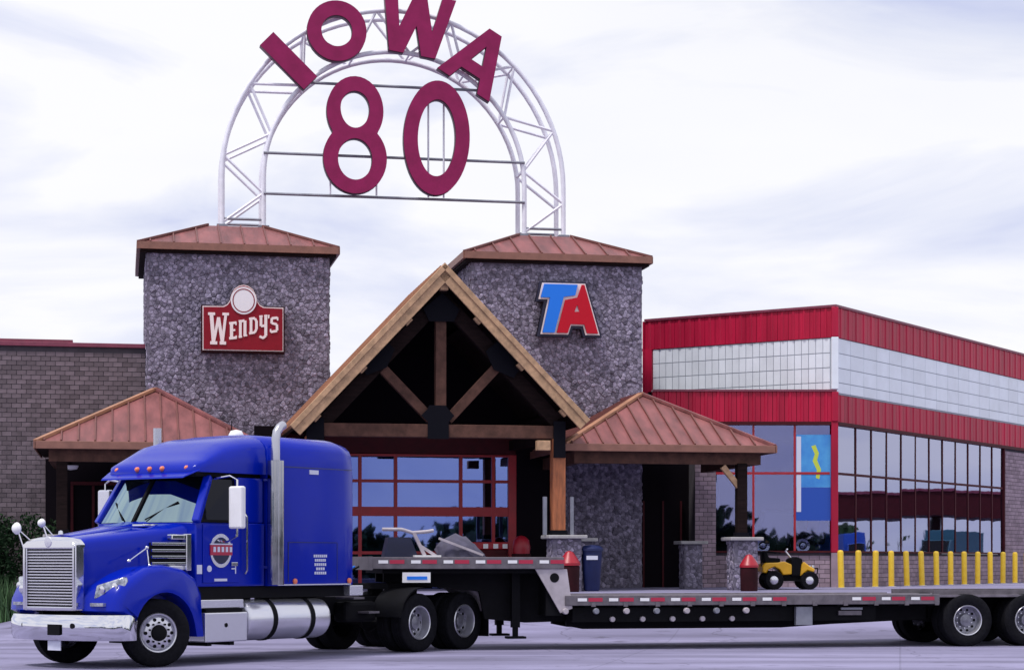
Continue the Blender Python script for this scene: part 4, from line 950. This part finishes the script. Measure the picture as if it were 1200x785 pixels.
# greenhouse as pillars around real glass
B0, B1 = [Vector(p) for p in ((-.76, 1.10, 2.20), (-.52, .55, 2.20), (-.49, 0, 2.20))], [Vector(p) for p in ((-1.18, .95, 2.92), (-.98, .48, 2.92), (-.95, 0, 2.92))]
def mir(v): return Vector((v.x, -v.y, v.z))
for sg in (1, -1):
    q = (lambda v: v) if sg > 0 else mir
    MB().bar(q(B0[0]), q(B1[0]), .13, .10).build('pillar', 'blue', T, bevel=.02)
    pane = MB(); a = [q(v) for v in B0]; c = [q(v) for v in B1]
    pane.add([a[0].lerp(a[1], .06), a[1], a[2].lerp(a[1], .06), c[2].lerp(c[1], .06), c[1], c[0].lerp(c[1], .06)], [(0, 1, 4, 5), (1, 2, 3, 4)])
    pane.build('windshield', 'windshield', T, smooth=60)
    wb = MB().bar(q(Vector((-.5, .25, 2.24))), q(Vector((-.78, .70, 2.52))), .02, .02).build('wiper', 'black', T)
    # side: header, door glass, back pillar
    MB().box(-2.30, -1.72, sg*.93, sg*1.07, 2.203, 2.92).build('pillar', 'blue', T, bevel=.02)
    gl = MB().add([(-.86, sg*1.07, 2.215), (-1.72, sg*1.07, 2.215), (-1.72, sg*.99, 2.88), (-1.22, sg*.98, 2.88)], [(0, 1, 2, 3)]).build('side_window', 'cabglass', T)
    MB().bar((-.80, sg*1.09, 2.22), (-1.74, sg*1.09, 2.22), .05, .04).build('window_trim', 'black', gl)
    # door panel outline and handle
    dr = MB().prism([(-.90, 1.26), (-.90, 2.17), (-1.70, 2.17), (-1.70, 1.26)], 'xz', sg*1.102, sg*1.118).build('door', 'blue', T, bevel=.008)
    MB().box(-1.64, -1.50, sg*1.12, sg*1.15, 1.52, 1.58).build('handle', 'chrome', dr, bevel=.008)
    MB().tube([(-1.82, sg*1.13, 1.4), (-1.82, sg*1.17, 1.45), (-1.82, sg*1.17, 2.3), (-1.82, sg*1.13, 2.35)], .016, 6).build('grab_rail', 'chrome', T)
MB().bar(B0[2]+Vector((.01, 0, 0)), B1[2]+Vector((.01, 0, 0)), .05, .04).build('centre_pillar', 'black', T)
MB().loft([[(-.90, y, 2.92) for y in (-.96, .96)]+[(-2.3, y, 2.92) for y in (.99, -.99)], [(-.86, y, 2.98) for y in (-.98, .98)]+[(-2.3, y, 2.98) for y in (1.0, -1.0)]]).build('roof_header', 'black', T)
MB().box(-2.28, -2.2, -1.0, 1.0, 2.2, 2.92).build('rear_bulkhead', 'interior', T)
MB().box(-1.9, -1.45, .3, .75, 1.9, 2.6).build('seat', 'interior', T, bevel=.05); MB().box(-1.9, -1.45, -.75, -.3, 1.9, 2.6).build('seat', 'interior', T, bevel=.05)
MB().box(-1.0, -.75, -.95, .95, 2.18, 2.28).build('dashboard', 'interior', T, bevel=.03)
# sun visor, roof fairing, sleeper
MB().loft([[(-.66, -.92, 2.88), (-.66, .92, 2.88), (-.68, .92, 2.91), (-.68, -.92, 2.91)], [(-.92, -1.02, 3.0), (-.92, 1.02, 3.0), (-.94, 1.02, 3.03), (-.94, -1.02, 3.03)]]).build('sun_visor', 'blue', T, bevel=.006)
secs = [shell(-.84, .90, 2.985, 2.99, 3.04, .4, inset=.0), shell(-.92, .98, 2.982, 3.02, 3.14, .42), shell(-1.06, 1.03, 2.982, 3.06, 3.20, .42), shell(-1.22, 1.05, 2.982, 3.09, 3.30, .42, inset=.05), shell(-1.5, 1.07, 2.982, 3.12, 3.47, .45, inset=.06), shell(-1.9, 1.09, 2.982, 3.13, 3.58, .45, inset=.06), shell(-2.35, 1.11, 2.982, 3.14, 3.63, .45, inset=.06)]
fr_ = MB().loft(secs).build('roof_fairing', 'blue', T, smooth=45)
for y in (-.78, -.28, 0, .28, .78):
    MB().lathe([(.045, 0), (.04, .03), (.02, .05), (0, .055)], (-.85-.04*(abs(y) > .5), y, 3.045), 'x', 10).build('marker_lamp', 'amber', fr_, smooth=50)
MB().loft([shell(-2.34, 1.13, 1.20, 3.12, 3.62, .45, inset=.05), shell(-2.42, 1.19, 1.20, 3.13, 3.65, .45, inset=.06), shell(-4.1, 1.20, 1.20, 3.12, 3.65, .45, inset=.06), shell(-4.36, 1.18, 1.20, 3.10, 3.60, .45, inset=.06), shell(-4.46, 1.10, 1.22, 3.04, 3.50, .45, inset=.05)]).build('sleeper', 'blue', T, smooth=40)
MB().lathe([(.13, 0), (.13, .06), (.09, .13), (0, .15)], (-3.0, -.2, 3.64), 'z', 16).build('satellite_dome', 'white', T, smooth=50)
MB().tube([(-3.6, -.9, 3.5), (-3.62, -.9, 4.0)], .01, 5).build('antenna', 'black', T)
# decals on the near side
MB().box(-3.48, -3.26, 1.19, 1.207, 3.02, 3.09).build('sleeper_decal', 'white_print', T)
for i, (w_, z) in enumerate(((.34, 1.66), (.28, 1.59), (.30, 1.52), (.22, 1.45), (.30, 1.38))):
    x = -3.52-w_/2
    n_ = int(w_/.045)
    mb = MB()
    for j in range(n_): mb.box(x+j*w_/n_, x+j*w_/n_+w_/n_*.7, 1.198, 1.204, z, z+.045)
    mb.build('sleeper_decal', 'white_print', T)
em = MB()
to = lambda a, b, t: (-1.28-a, 1.124+t, 1.76+b)
e_ = holed('door_emblem', [ell(0, 0, .235, .265), ell(0, 0, .185, .21)], .012, ('chrome_soft',), T, (0, 0, 0), to)
MB().box(-1.52, -1.04, 1.121, 1.139, 1.69, 1.85).build('banner', 'tape_red', e_)
mb = MB(); mb.box(-1.52, -1.04, 1.121, 1.143, 1.852, 1.872); 
for j in range(5): mb.box(-1.10-j*.09-.05, -1.10-j*.09, 1.139, 1.145, 1.74, 1.82)
mb.build('banner_print', 'white_print', e_)
MB().lathe([(0, 1.131), (.2, 1.131), (.2, 1.119)], (-1.28, 0, 1.76), 'y', 24).build('emblem_field', 'navy', e_)
MB().box(-1.62, -1.60, 1.12, 1.124, 1.40, 1.58).build('door_decal', 'white_print', T); MB().box(-1.60, -1.52, 1.12, 1.124, 1.56, 1.58).build('door_decal', 'white_print', T); MB().box(-1.60, -1.52, 1.12, 1.124, 1.47, 1.49).build('door_decal', 'white_print', T)
MB().box(-1.42, -1.14, 1.12, 1.124, 1.285, 1.325).build('door_decal', 'white_print', T)
MB().lathe([(0, 1.128), (.05, 1.126), (.05, 1.10)], (-1.03, 0, 1.48), 'y', 12).build('door_decal', 'white_print', T)
MB().box(-.88, -.78, 1.10, 1.113, 1.40, 1.54).build('door_decal', 'white_print', T)
for x in (-2.9, -4.25): MB().lathe([(0, .03), (.045, .02), (.05, 0)], (x, 1.205, 1.27), 'y', 10).build('marker_lamp', 'amber', T, smooth=50)
for sg in (1, -1):
    MB().box(-4.33, -2.44, sg*1.196, sg*1.2035, 3.118, 3.128).build('panel_seam', 'navy', T)
    for a, c in ((-3.95, -2.75),):
        MB().box(a, c, sg*1.196, sg*1.2035, 1.90, 1.908).build('panel_seam', 'navy', T)
        for x in (a, c): MB().box(x-.004, x+.004, sg*1.196, sg*1.2035, 1.26, 1.90).build('panel_seam', 'navy', T)
    MB().box(-2.44, -2.425, sg*1.16, sg*1.2035, 1.25, 3.1).build('panel_seam', 'black', T)
    MB().box(-4.3, -2.5, sg*1.19, sg*1.206, 1.205, 1.225).build('lower_trim', 'chrome_soft', T)
# exhaust stacks
for sg in (1, -1):
    ex = MB().tube([(-2.30, sg*1.34, 1.22), (-2.30, sg*1.34, 3.20)], .135, 18).build('exhaust_stack', 'stack', T, smooth=50)
    MB().tube([(-2.30, sg*1.34, 3.205), (-2.30, sg*1.34, 3.54), (-2.33, sg*1.34, 3.66), (-2.40, sg*1.34, 3.74), (-2.48, sg*1.34, 3.78)] if sg > 0 else [(-2.30, -1.34, 3.205), (-2.30, -1.34, 3.5), (-2.30, -1.34, 3.82)], .07, 14).build('tail_pipe', 'tail', ex, smooth=50)
    for z in (1.5, 2.9): MB().bar((-2.30, sg*1.1, z), (-2.30, sg*1.24, z), .05, .04).build('bracket', 'chrome', ex)
# mirrors
for sg in (1, -1):
    mrr = MB().box(-1.33, -1.22, sg*1.34, sg*1.62, 2.10, 2.76).build('mirror', 'chrome_soft' if sg < 0 else 'white', T, bevel=.03)
    MB().tube([(-1.2, sg*1.06, 2.88), (-1.25, sg*1.35, 2.92), (-1.27, sg*1.48, 2.86), (-1.27, sg*1.48, 1.98), (-1.25, sg*1.3, 1.9), (-1.2, sg*1.1, 1.92)], .018, 6).build('mirror_arm', 'chrome', mrr)
    MB().box(-1.345, -1.332, sg*1.37, sg*1.59, 2.14, 2.72).build('mirror_glass', 'windshield', mrr)
for (x, y, z, rr) in ((.92, -1.08, 2.10, .095), (.45, -1.05, 2.19, .07)):
    hm = MB().lathe([(0, .05), (rr*.7, .035), (rr, -.01), (rr*.9, -.03), (0, -.03)], (x, y, z), 'x', 16).build('hood_mirror', 'white', T, smooth=50)
    MB().tube([(x-.02, y, z), (x-.06, y+.1, z-.3), (x-.1, -.8, 1.42)], .012, 6).build('stalk', 'chrome', hm)
    MB().tube([(x-.02, y, z), (x-.3, -.75, 1.7)], .01, 6).build('stalk', 'chrome', hm)
hm = MB().tube([(.52, .98, 1.60), (.08, .90, 1.80)], .013, 6).build('hood_mirror_arm', 'chrome', T)
MB().tube([(.08, .90, 1.80), (.06, .93, 1.50)], .012, 6).build('stalk', 'chrome', hm)
for p in ((.52, .98, 1.60), (.08, .90, 1.80), (.06, .94, 1.52)): MB().lathe([(0, -.035), (.03, -.02), (.035, 0), (.03, .02), (0, .035)], p, 'z', 10).build('ball_joint', 'chrome', hm, smooth=60)
# tank, battery box, skirts
for sg in (1, -1):
    tk = MB().lathe([(0, -3.80), (.26, -3.80), (.32, -3.76), (.335, -3.70), (.335, -1.92), (.32, -1.86), (.26, -1.82), (0, -1.82)], (0, sg*.90, .665), 'x', 32).build('fuel_tank', 'chrome_soft', T, smooth=35)
    for x in (-2.42, -3.32): MB().lathe([(.337, x-.045), (.348, x-.045), (.348, x+.045), (.337, x+.045)], (0, sg*.90, .665), 'x', 32, closed=True).build('strap', 'black', tk, smooth=35)
    MB().lathe([(0, 0), (.06, 0), (.06, .03), (0, .03)], (-2.1, sg*1.0, .99), 'z', 12).build('filler_cap', 'chrome', tk)
    bxx = MB().box(-1.80, -.86, sg*.56, sg*1.2, .34, .80).build('battery_box', 'chrome_soft', T, bevel=.02)
    MB().box(-1.80, -.83, sg*.62, sg*1.12, .86, 1.0).build('upper_step', 'chrome_soft', bxx, bevel=.015)
    MB().box(-1.72, -.92, sg*1.06, sg*1.16, .805, .855).build('step_gap_shade', 'black', bxx)  # black strip fills the gap, its shade put into the colour
    MB().lathe([(0, sg*1.21), (.035, sg*1.207), (.035, sg*1.19)], (-1.32, 0, .60), 'y', 10).build('latch', 'black', bxx)
    for x in (-1.05, -1.55): MB().box(x-.05, x+.05, sg*.6, sg*1.1, .28, .338).build('bracket', 'black', bxx)
    MB().box(-4.4, -.82, sg*.5, sg*1.06, 1.01, 1.195).build('skirt', 'black', T)
    MB().box(-4.62, -4.28, sg*.75, sg*1.2, 1.02, 1.19).build('rear_step', 'chrome_soft', T, bevel=.01)
    for x in (-4.75, -5.15): MB().box(x-.14, x+.14, sg*.6, sg*1.0, .70 if x < -5 else .95, .735 if x < -5 else .985).build('catwalk_step', 'rail', T)
    # quarter fenders and mud flaps
    secs = [[(-7.5+rr*math.cos(t), sg*yy, .515+rr*math.sin(t)) for rr, yy in ((.60, .55), (.625, .55), (.625, 1.22), (.60, 1.22))] for t in (R(a) for a in range(92, 176, 12))]
    MB().loft(secs).build('quarter_fender', 'goose', T, smooth=40)
    secs = [[(-6.2+rr*math.cos(t), sg*yy, .515+rr*math.sin(t)) for rr, yy in ((.60, .55), (.625, .55), (.625, 1.22), (.60, 1.22))] for t in (R(a) for a in range(10, 96, 12))]
    MB().loft(secs).build('quarter_fender', 'black', T, smooth=40)
    MB().box(-8.16, -8.13, sg*.55, sg*1.22, .22, .85).build('mud_flap', 'black', T)
    MB().box(-5.52, -4.7, sg*.45, sg*.75, .55, .9).build('air_tank', 'black', T, bevel=.06)
MB().prism([(-6.2, -.45), (-6.2, .45), (-6.7, .5), (-7.5, .42), (-7.6, .2), (-7.1, .06), (-7.1, -.06), (-7.6, -.2), (-7.5, -.42), (-6.7, -.5)], 'xy', 1.10, 1.20).build('fifth_wheel', 'black', T)
for y in (-.4, .4): MB().box(-7.0, -6.7, y-.06, y+.06, .98, 1.10).build('fifth_wheel_bracket', 'black', T)
MB().box(-5.4, -4.5, -.45, .45, .985, 1.01).build('deck_plate', 'rail', T)
MB().tube([(-4.62, .5, 1.0), (-4.62, .5, 2.35)], .018, 6).build('air_line_post', 'chrome', T)
for i, mt in enumerate(('red', 'ta_blue', 'black')):
    MB().tube([(-4.5, .2*(i-1), 1.7), (-4.8, .2*(i-1), 1.45), (-5.3, .15*(i-1), 1.35), (-5.8, .1*(i-1), 1.5)], .018, 6).build('air_hose', mt, T)

# ------------------------------------------------------------------ trailer
TR = root('flatbed_trailer', 'long step deck flatbed trailer with red and white reflective tape along its rail', 'trailer', (-2.17, 36.38, 0), R(12), None, (0, 0, 0))
HW = 1.28; X0, X1, X2 = -.55, 2.90, 14.6; ZU, ZL = 1.66, .97
# upper deck planks, lower deck planks
npk = 10
for (xa, xb, z) in ((X0, X1, ZU), (X1+.02, X2, ZL)):
    for i in range(npk):
        w_ = 2*(HW-.06)/npk; y = -(HW-.06)+i*w_
        MB().box(xa+.03, xb-.03, y+.006, y+w_-.006, z-.045, z-.004-.004*(i % 2)).build('deck_plank', 'deck', TR)
for sg in (-1, 1):
    ya, yb = (HW-.055, HW) if sg > 0 else (-HW, -HW+.055)
    MB().box(X0, X1, ya, yb, ZU-.20, ZU+.01).build('side_rail', 'rail', TR, bevel=.008)
    MB().box(X1+.02, 10.1, ya, yb, ZL-.17, ZL+.01).build('side_rail', 'rail', TR, bevel=.008)
    yc, yd = (HW-.35, HW-.26) if sg > 0 else (-HW+.26, -HW+.35)
    MB().box(10.1, X2, yc, yd, ZL-.02, ZL+.08).build('side_rail', 'rail', TR)
MB().box(X0-.05, X0, -HW, HW, ZU-.22, ZU+.02).build('nose_rail', 'rail', TR)
# reflective tape on the near rail
def tapes(xa, xb, z, skip=()):
    x = xa; 
    while x+.3 < xb:
        if not any(a < x < c for a, c in skip):
            MB().box(x, x+.17, -HW-.006, -HW-.002, z-.028, z+.028).build('tape', 'tape_white', TR)
            MB().box(x+.20, x+.46, -HW-.006, -HW-.002, z-.034, z+.034).build('tape', 'tape_red', TR)
        x += .58
tapes(X0+.1, X1, ZU-.075); tapes(X1+.25, 10.0, ZL-.065, skip=((6.9, 8.0),))
# stake pockets
for i in range(12):
    x = X1+.5+i*.6; MB().box(x, x+.08, -HW-.02, -HW-.001, ZL-.19, ZL-.11).build('stake_pocket', 'rail', TR)
# gooseneck
for sg in (-1, 1):
    ya, yb = sg*(HW-.03), sg*(HW-.08)
    MB().prism([(X1-.52, ZU-.205), (X1+.06, ZU-.205), (X1+.16, ZL-.22), (X1-.06, ZL-.30)], 'xz', ya, yb).build('gooseneck_plate', 'goose', TR)
    MB().lathe([(0, sg*(HW-.026)), (.085, sg*(HW-.026)), (.085, sg*(HW-.04))], (X1-.17, 0, ZU-.36), 'y', 18).build('plate_hole_shade', 'black', TR)  # black disc on the plate, shade of a hole given by colour
    MB().prism([(X0+.3, ZU-.21), (X1+.2, ZU-.21), (X1+.2, .50), (X1-.55, .48), (X1-1.3, .55), (X1-1.4, 1.05), (X0+.3, 1.22)], 'xz', sg*.42, sg*.54).build('neck_beam', 'black', TR)
    MB().prism([(X1+.2, ZL-.05), (10.1, ZL-.05), (10.1, .50), (8.2, .42), (7.2, .36), (3.4, .36), (X1+.2, .42)], 'xz', sg*.52, sg*.64).build('main_beam', 'black', TR)
    MB().box(10.1, 13.2, sg*.36, sg*.5, .45, ZL-.05).build('main_beam', 'black', TR)
    MB().box(X1+.2, 8.9, sg*1.02, sg*1.10, .50, ZL-.21).build('side_skirt', 'black', TR)
MB().box(X1-.3, X1, -1.15, 1.15, .62, ZU-.22).build('bulkhead', 'black', TR)
MB().box(X0+.2, X1-.3, -1.1, 1.1, ZU-.28, ZU-.055).build('neck_frame', 'black', TR)
for i in range(13): MB().box(3.3+i*.6, 3.42+i*.6, -HW+.06, HW-.06, ZL-.20, ZL-.05).build('cross_member', 'black', TR)
# winches on the near side
for i in range(7):
    MB().lathe([(0, -.09), (.045, -.09), (.055, -.07), (.055, .0)], (X1+.02+i*.565, -HW+.02, ZL-.27), 'y', 12).build('winch', 'galv' if i % 2 else 'goose', TR)
    if i > 1: MB().lathe([(0, -.07), (.045, -.07), (.05, -.05), (.05, .0)], (X1-.2+i*.565, -1.11, ZL-.42), 'y', 12).build('winch', 'goose', TR)
MB().box(7.30, 7.62, -1.22, -1.11, .42, ZL-.21).build('equipment_box', 'galv', TR, bevel=.01)
MB().box(8.15, 8.6, -1.16, -1.12, .60, .68).build('placard', 'rail', TR)
MB().box(8.2, 8.62, -1.16, -1.12, .70, .74).build('placard', 'galv', TR)
MB().box(-.02, .48, -HW+.02, -HW+.05, 1.22, 1.40).build('placard', 'white', TR); MB().box(.06, .42, -HW+.012, -HW+.018, 1.27, 1.33).build('placard_print', 'ta_blue', TR)
# landing gear
for sg in (-1, 1):
    lg = MB().box(2.05, 2.20, sg*.72-.07, sg*.72+.07, .40, 1.40).build('landing_leg', 'black', TR)
    MB().box(2.08, 2.17, sg*.72-.045, sg*.72+.045, .24, .40).build('inner_tube', 'black', lg); MB().box(1.96, 2.30, sg*.72-.14, sg*.72+.14, .20, .24).build('foot', 'black', lg)
# wheels
RW = .49
for x in (10.68, 11.92):
    for sg in (-1, 1):
        rz = 0 if sg > 0 else math.pi
        wheel(TR, (x, sg*1.13, RW), rz, RW, .27, 'dual'); wheel(TR, (x, sg*.80, RW), 0, RW, .27, 'none')
    MB().tube([(x, -1, RW), (x, 1, RW)], .07, 8).build('axle', 'black', TR)
    MB().box(x-.5, x+.5, -.55, .55, .5, .75).build('suspension', 'black', TR)
for sg in (-1, 1): MB().box(12.65, 12.68, sg*.7, sg*1.26, .22, .88).build('mud_flap', 'black', TR)

# load on the upper deck
def onTR(x, y, z):
    c, s_ = math.cos(R(12)), math.sin(R(12)); return (-2.17+x*c-y*s_, 36.38+x*s_+y*c, z)
o = root('steel_stand', 'pale T shaped steel stand on the trailer upper deck behind the sleeper', 'stand', onTR(.25, -.7, ZU+.004), R(12), None, (0, 0, 0))
MB().tube([(-.55, 0, .50), (-.2, 0, .50), (.0, 0, .44), (.25, 0, .46), (.38, 0, .48)], .032, 8).build('crossbar', 'goose', o, smooth=60)
MB().bar((.02, 0, .44), (.22, 0, .03), .06, .06).build('leg', 'goose', o)
MB().bar((.12, 0, .22), (.42, 0, .03), .05, .05).build('brace', 'goose', o)
MB().box(.02, .50, -.12, .12, 0, .04).build('foot', 'white', o)
MB().prism([(-.5, .0), (-.42, .36), (-.02, .36), (.12, .0)], 'xz', .1, .5).build('toolbox', 'navy', o)
o = root('tarp_bundle', 'grey folded tarp bundle slumped on the trailer upper deck', 'tarp', onTR(1.15, -.5, ZU+.004), R(12), None, (0, 0, 0))
secs = []
for i in range(9):
    x = -.42+i*.105; hh = [.22, .33, .36, .40, .36, .38, .30, .16, .05][i]; ww = [.22, .3, .34, .33, .36, .34, .3, .26, .2][i]
    secs.append([(x+.03*math.sin(j*2.1+i), ww*math.cos(t), max(0, hh*math.sin(t)*(1+.10*math.sin(3*t+i)))) for j, t in enumerate(math.pi*k_/10 for k_ in range(11))])
MB().loft(secs).build('cover', 'tarp', o, smooth=60)
MB().bar((-.45, -.36, .34), (.35, -.38, .04), .05, .04).build('batten', 'goose', o)

# ------------------------------------------------------------------ planting at far left
def leaf_cloud(n, cx, cy, cz, rx, ry, rz, size, seed):
    rnd = random.Random(seed); vs, fs = [], []
    lobes = [(rnd.uniform(-.6, .6)*rx, rnd.uniform(-.6, .6)*ry, rnd.uniform(-.7, .75)*rz, rnd.uniform(.35, .6)) for _ in range(14)]
    for i in range(n):
        lx, ly, lz, lr = rnd.choice(lobes); u_, v_ = rnd.uniform(0, 6.283), rnd.uniform(-1, 1); q = math.sqrt(1-v_*v_); rr = lr*rnd.uniform(.55, 1.08)
        p = Vector((cx+lx+rr*rx*q*math.cos(u_), cy+ly+rr*ry*q*math.sin(u_), cz+lz+rr*rz*v_))
        a = Vector((rnd.gauss(0, 1), rnd.gauss(0, 1), rnd.gauss(0, 1))).normalized(); b_ = a.orthogonal().normalized(); s_ = size*rnd.uniform(.6, 1.4)
        k_ = len(vs); vs += [p-a*s_, p+b_*s_*.45, p+a*s_, p-b_*s_*.45]; fs.append((k_, k_+1, k_+2, k_+3))
    return MB().add(vs, fs)
def tree(name, label, cat, x, y, h, rx, n, size, seed, group=None):
    z = gz(x, y); o = root(name, label, cat, (x, y, z), 0, group, (0, 0, 0)); rnd = random.Random(seed)
    th = h*.55; MB().tube([(0, 0, -.1), (.03*h*.1, 0, th*.5), (0, .02*h, th)], [h*.03, h*.022, h*.012], 8).build('trunk', 'bark', o, smooth=60)
    for i in range(6):
        a = i*1.05+rnd.random(); z0 = th*(.35+.1*i)
        MB().tube([(0, 0, z0), (rx*.35*math.cos(a), rx*.35*math.sin(a), z0+h*.12), (rx*.7*math.cos(a), rx*.7*math.sin(a), z0+h*.2)], [h*.012, h*.008, h*.004], 6).build('limb', 'bark', o)
    leaf_cloud(n, 0, 0, h*.56, rx, rx, h*.42, size, seed).build('crown', 'leaf', o)
    return o
tree('shrub', 'tall dark green shrub against the brick wall at the far left edge', 'shrub', -13.35, 51.2, 2.8, .8, 5200, .06, 5, 'shrubs at the left wall')
tree('shrub', 'dark shrub in the brick wall corner behind the truck hood mirrors', 'shrub', -11.9, 51.6, 2.6, .9, 4200, .06, 8, 'shrubs at the left wall')
rnd = random.Random(4); vs, fs = [], []
for i in range(2600):
    x, y = rnd.uniform(-15.5, -11.3), rnd.uniform(49.6, 50.6); h = rnd.uniform(.5, 1.3); a = rnd.uniform(0, 6.28); w_ = .02; lx, ly = rnd.gauss(0, .16), rnd.gauss(0, .16)
    k_ = len(vs); ca, sa = math.cos(a)*w_, math.sin(a)*w_
    vs += [(x-ca, y-sa, 0), (x+ca, y+sa, 0), (x+ca*.7+lx*.4, y+sa*.7+ly*.4, h*.6), (x-ca*.7+lx*.4, y-sa*.7+ly*.4, h*.6), (x+lx, y+ly, h)]; fs += [(k_, k_+1, k_+2, k_+3), (k_+3, k_+2, k_+4)]
gr_ = MB().add(vs, fs).build('ornamental_grass', 'grass'); tag(gr_, 'tall green ornamental grass along the wall at the left edge', 'grass', None, 'stuff')

# ------------------------------------------------------------------ fuel island across the lot, mirrored in the side windows
o = root('fuel_canopy', 'long dark red fuel island canopy mirrored in the showroom side windows', 'canopy', (60.5, 96.5, G), math.atan2(.91, -.4), None, (0, 0, 0))
MB().box(-16, 18, -4, 4, 3.3, 4.7).build('fascia', 'red_dark', o); MB().box(-16, 18, -4.1, 4.1, 4.703, 4.85).build('roof_edge', 'coping', o)
for x in (-13, -6, 1, 8, 15): MB().box(x-.25, x+.25, -.25, .25, 0, 3.3).build('column', 'maroonbin', o)
def lot_truck(x, y, rz, bodym, label):
    o = root('parked_truck', label, 'truck', (x, y, G), rz, 'trucks parked by the fuel canopy', (0, 0, 0)); o.scale = (.8, .8, .8)
    MB().box(-2.6, 1.4, -1.15, 1.15, .75, 3.0).build('box_body', bodym, o, bevel=.04)
    MB().prism([(1.5, .5), (3.5, .5), (3.5, 1.25), (2.6, 1.45), (2.2, 2.3), (1.5, 2.3)], 'xz', -1.0, 1.0).build('cab', bodym, o, bevel=.06)
    MB().prism([(2.66, 1.5), (2.28, 2.25), (2.24, 2.22), (2.62, 1.47)], 'xz', -.9, .9).build('windscreen', 'cabglass', o)
    MB().box(-2.6, 3.4, -.5, .5, .42, .7).build('chassis', 'black', o)
    for xx in (-1.6, 2.5):
        for sy in (-1, 1): MB().lathe([(.22, -.12), (.44, -.12), (.46, 0), (.44, .12), (.22, .12)], (xx, sy*.95, .46), 'y', 18, closed=True).build('wheel', 'tyre', o)
lot_truck(55.6, 88.2, R(205), 'banner_low', 'deep blue box truck mirrored low in the side windows nearest the corner')
lot_truck(53.6, 93.6, R(240), 'teal', 'teal box truck mirrored low in the middle of the side windows')
lot_truck(57.5, 83.0, R(200), 'goose', 'pale grey box truck mirrored at the showroom corner glass')

# unseen tree belts, added to darken reflections in glass, chrome and paint
def belt(label, pts, h, n, seed):
    rnd = random.Random(seed); vs, fs = [], []
    for i in range(n):
        t = rnd.random(); a, c = pts; x = a[0]+(c[0]-a[0])*t+rnd.gauss(0, 2.5); y = a[1]+(c[1]-a[1])*t+rnd.gauss(0, 2.5)
        top = h*(.65+.35*math.sin(t*47+seed)*math.sin(t*19)); z = top*rnd.random()**.8
        p = Vector((x, y, z)); a_ = Vector((rnd.gauss(0, 1), rnd.gauss(0, 1), rnd.gauss(0, 1))).normalized(); b_ = a_.orthogonal().normalized(); s_ = rnd.uniform(.5, 1.1)
        k_ = len(vs); vs += [p-a_*s_, p+b_*s_*.6, p+a_*s_, p-b_*s_*.6]; fs.append((k_, k_+1, k_+2, k_+3))
    tag(MB().add(vs, fs).build('added_tree_belt', 'leaf'), label, 'trees', None, 'stuff')
belt('unseen belt of dark trees behind the camera, added to darken reflections', ((-90, -62), (90, -62)), 6.5, 9000, 3)
belt('unseen belt of dark trees off to the right, added to darken reflections', ((105, -40), (120, 130)), 7.0, 9000, 11)
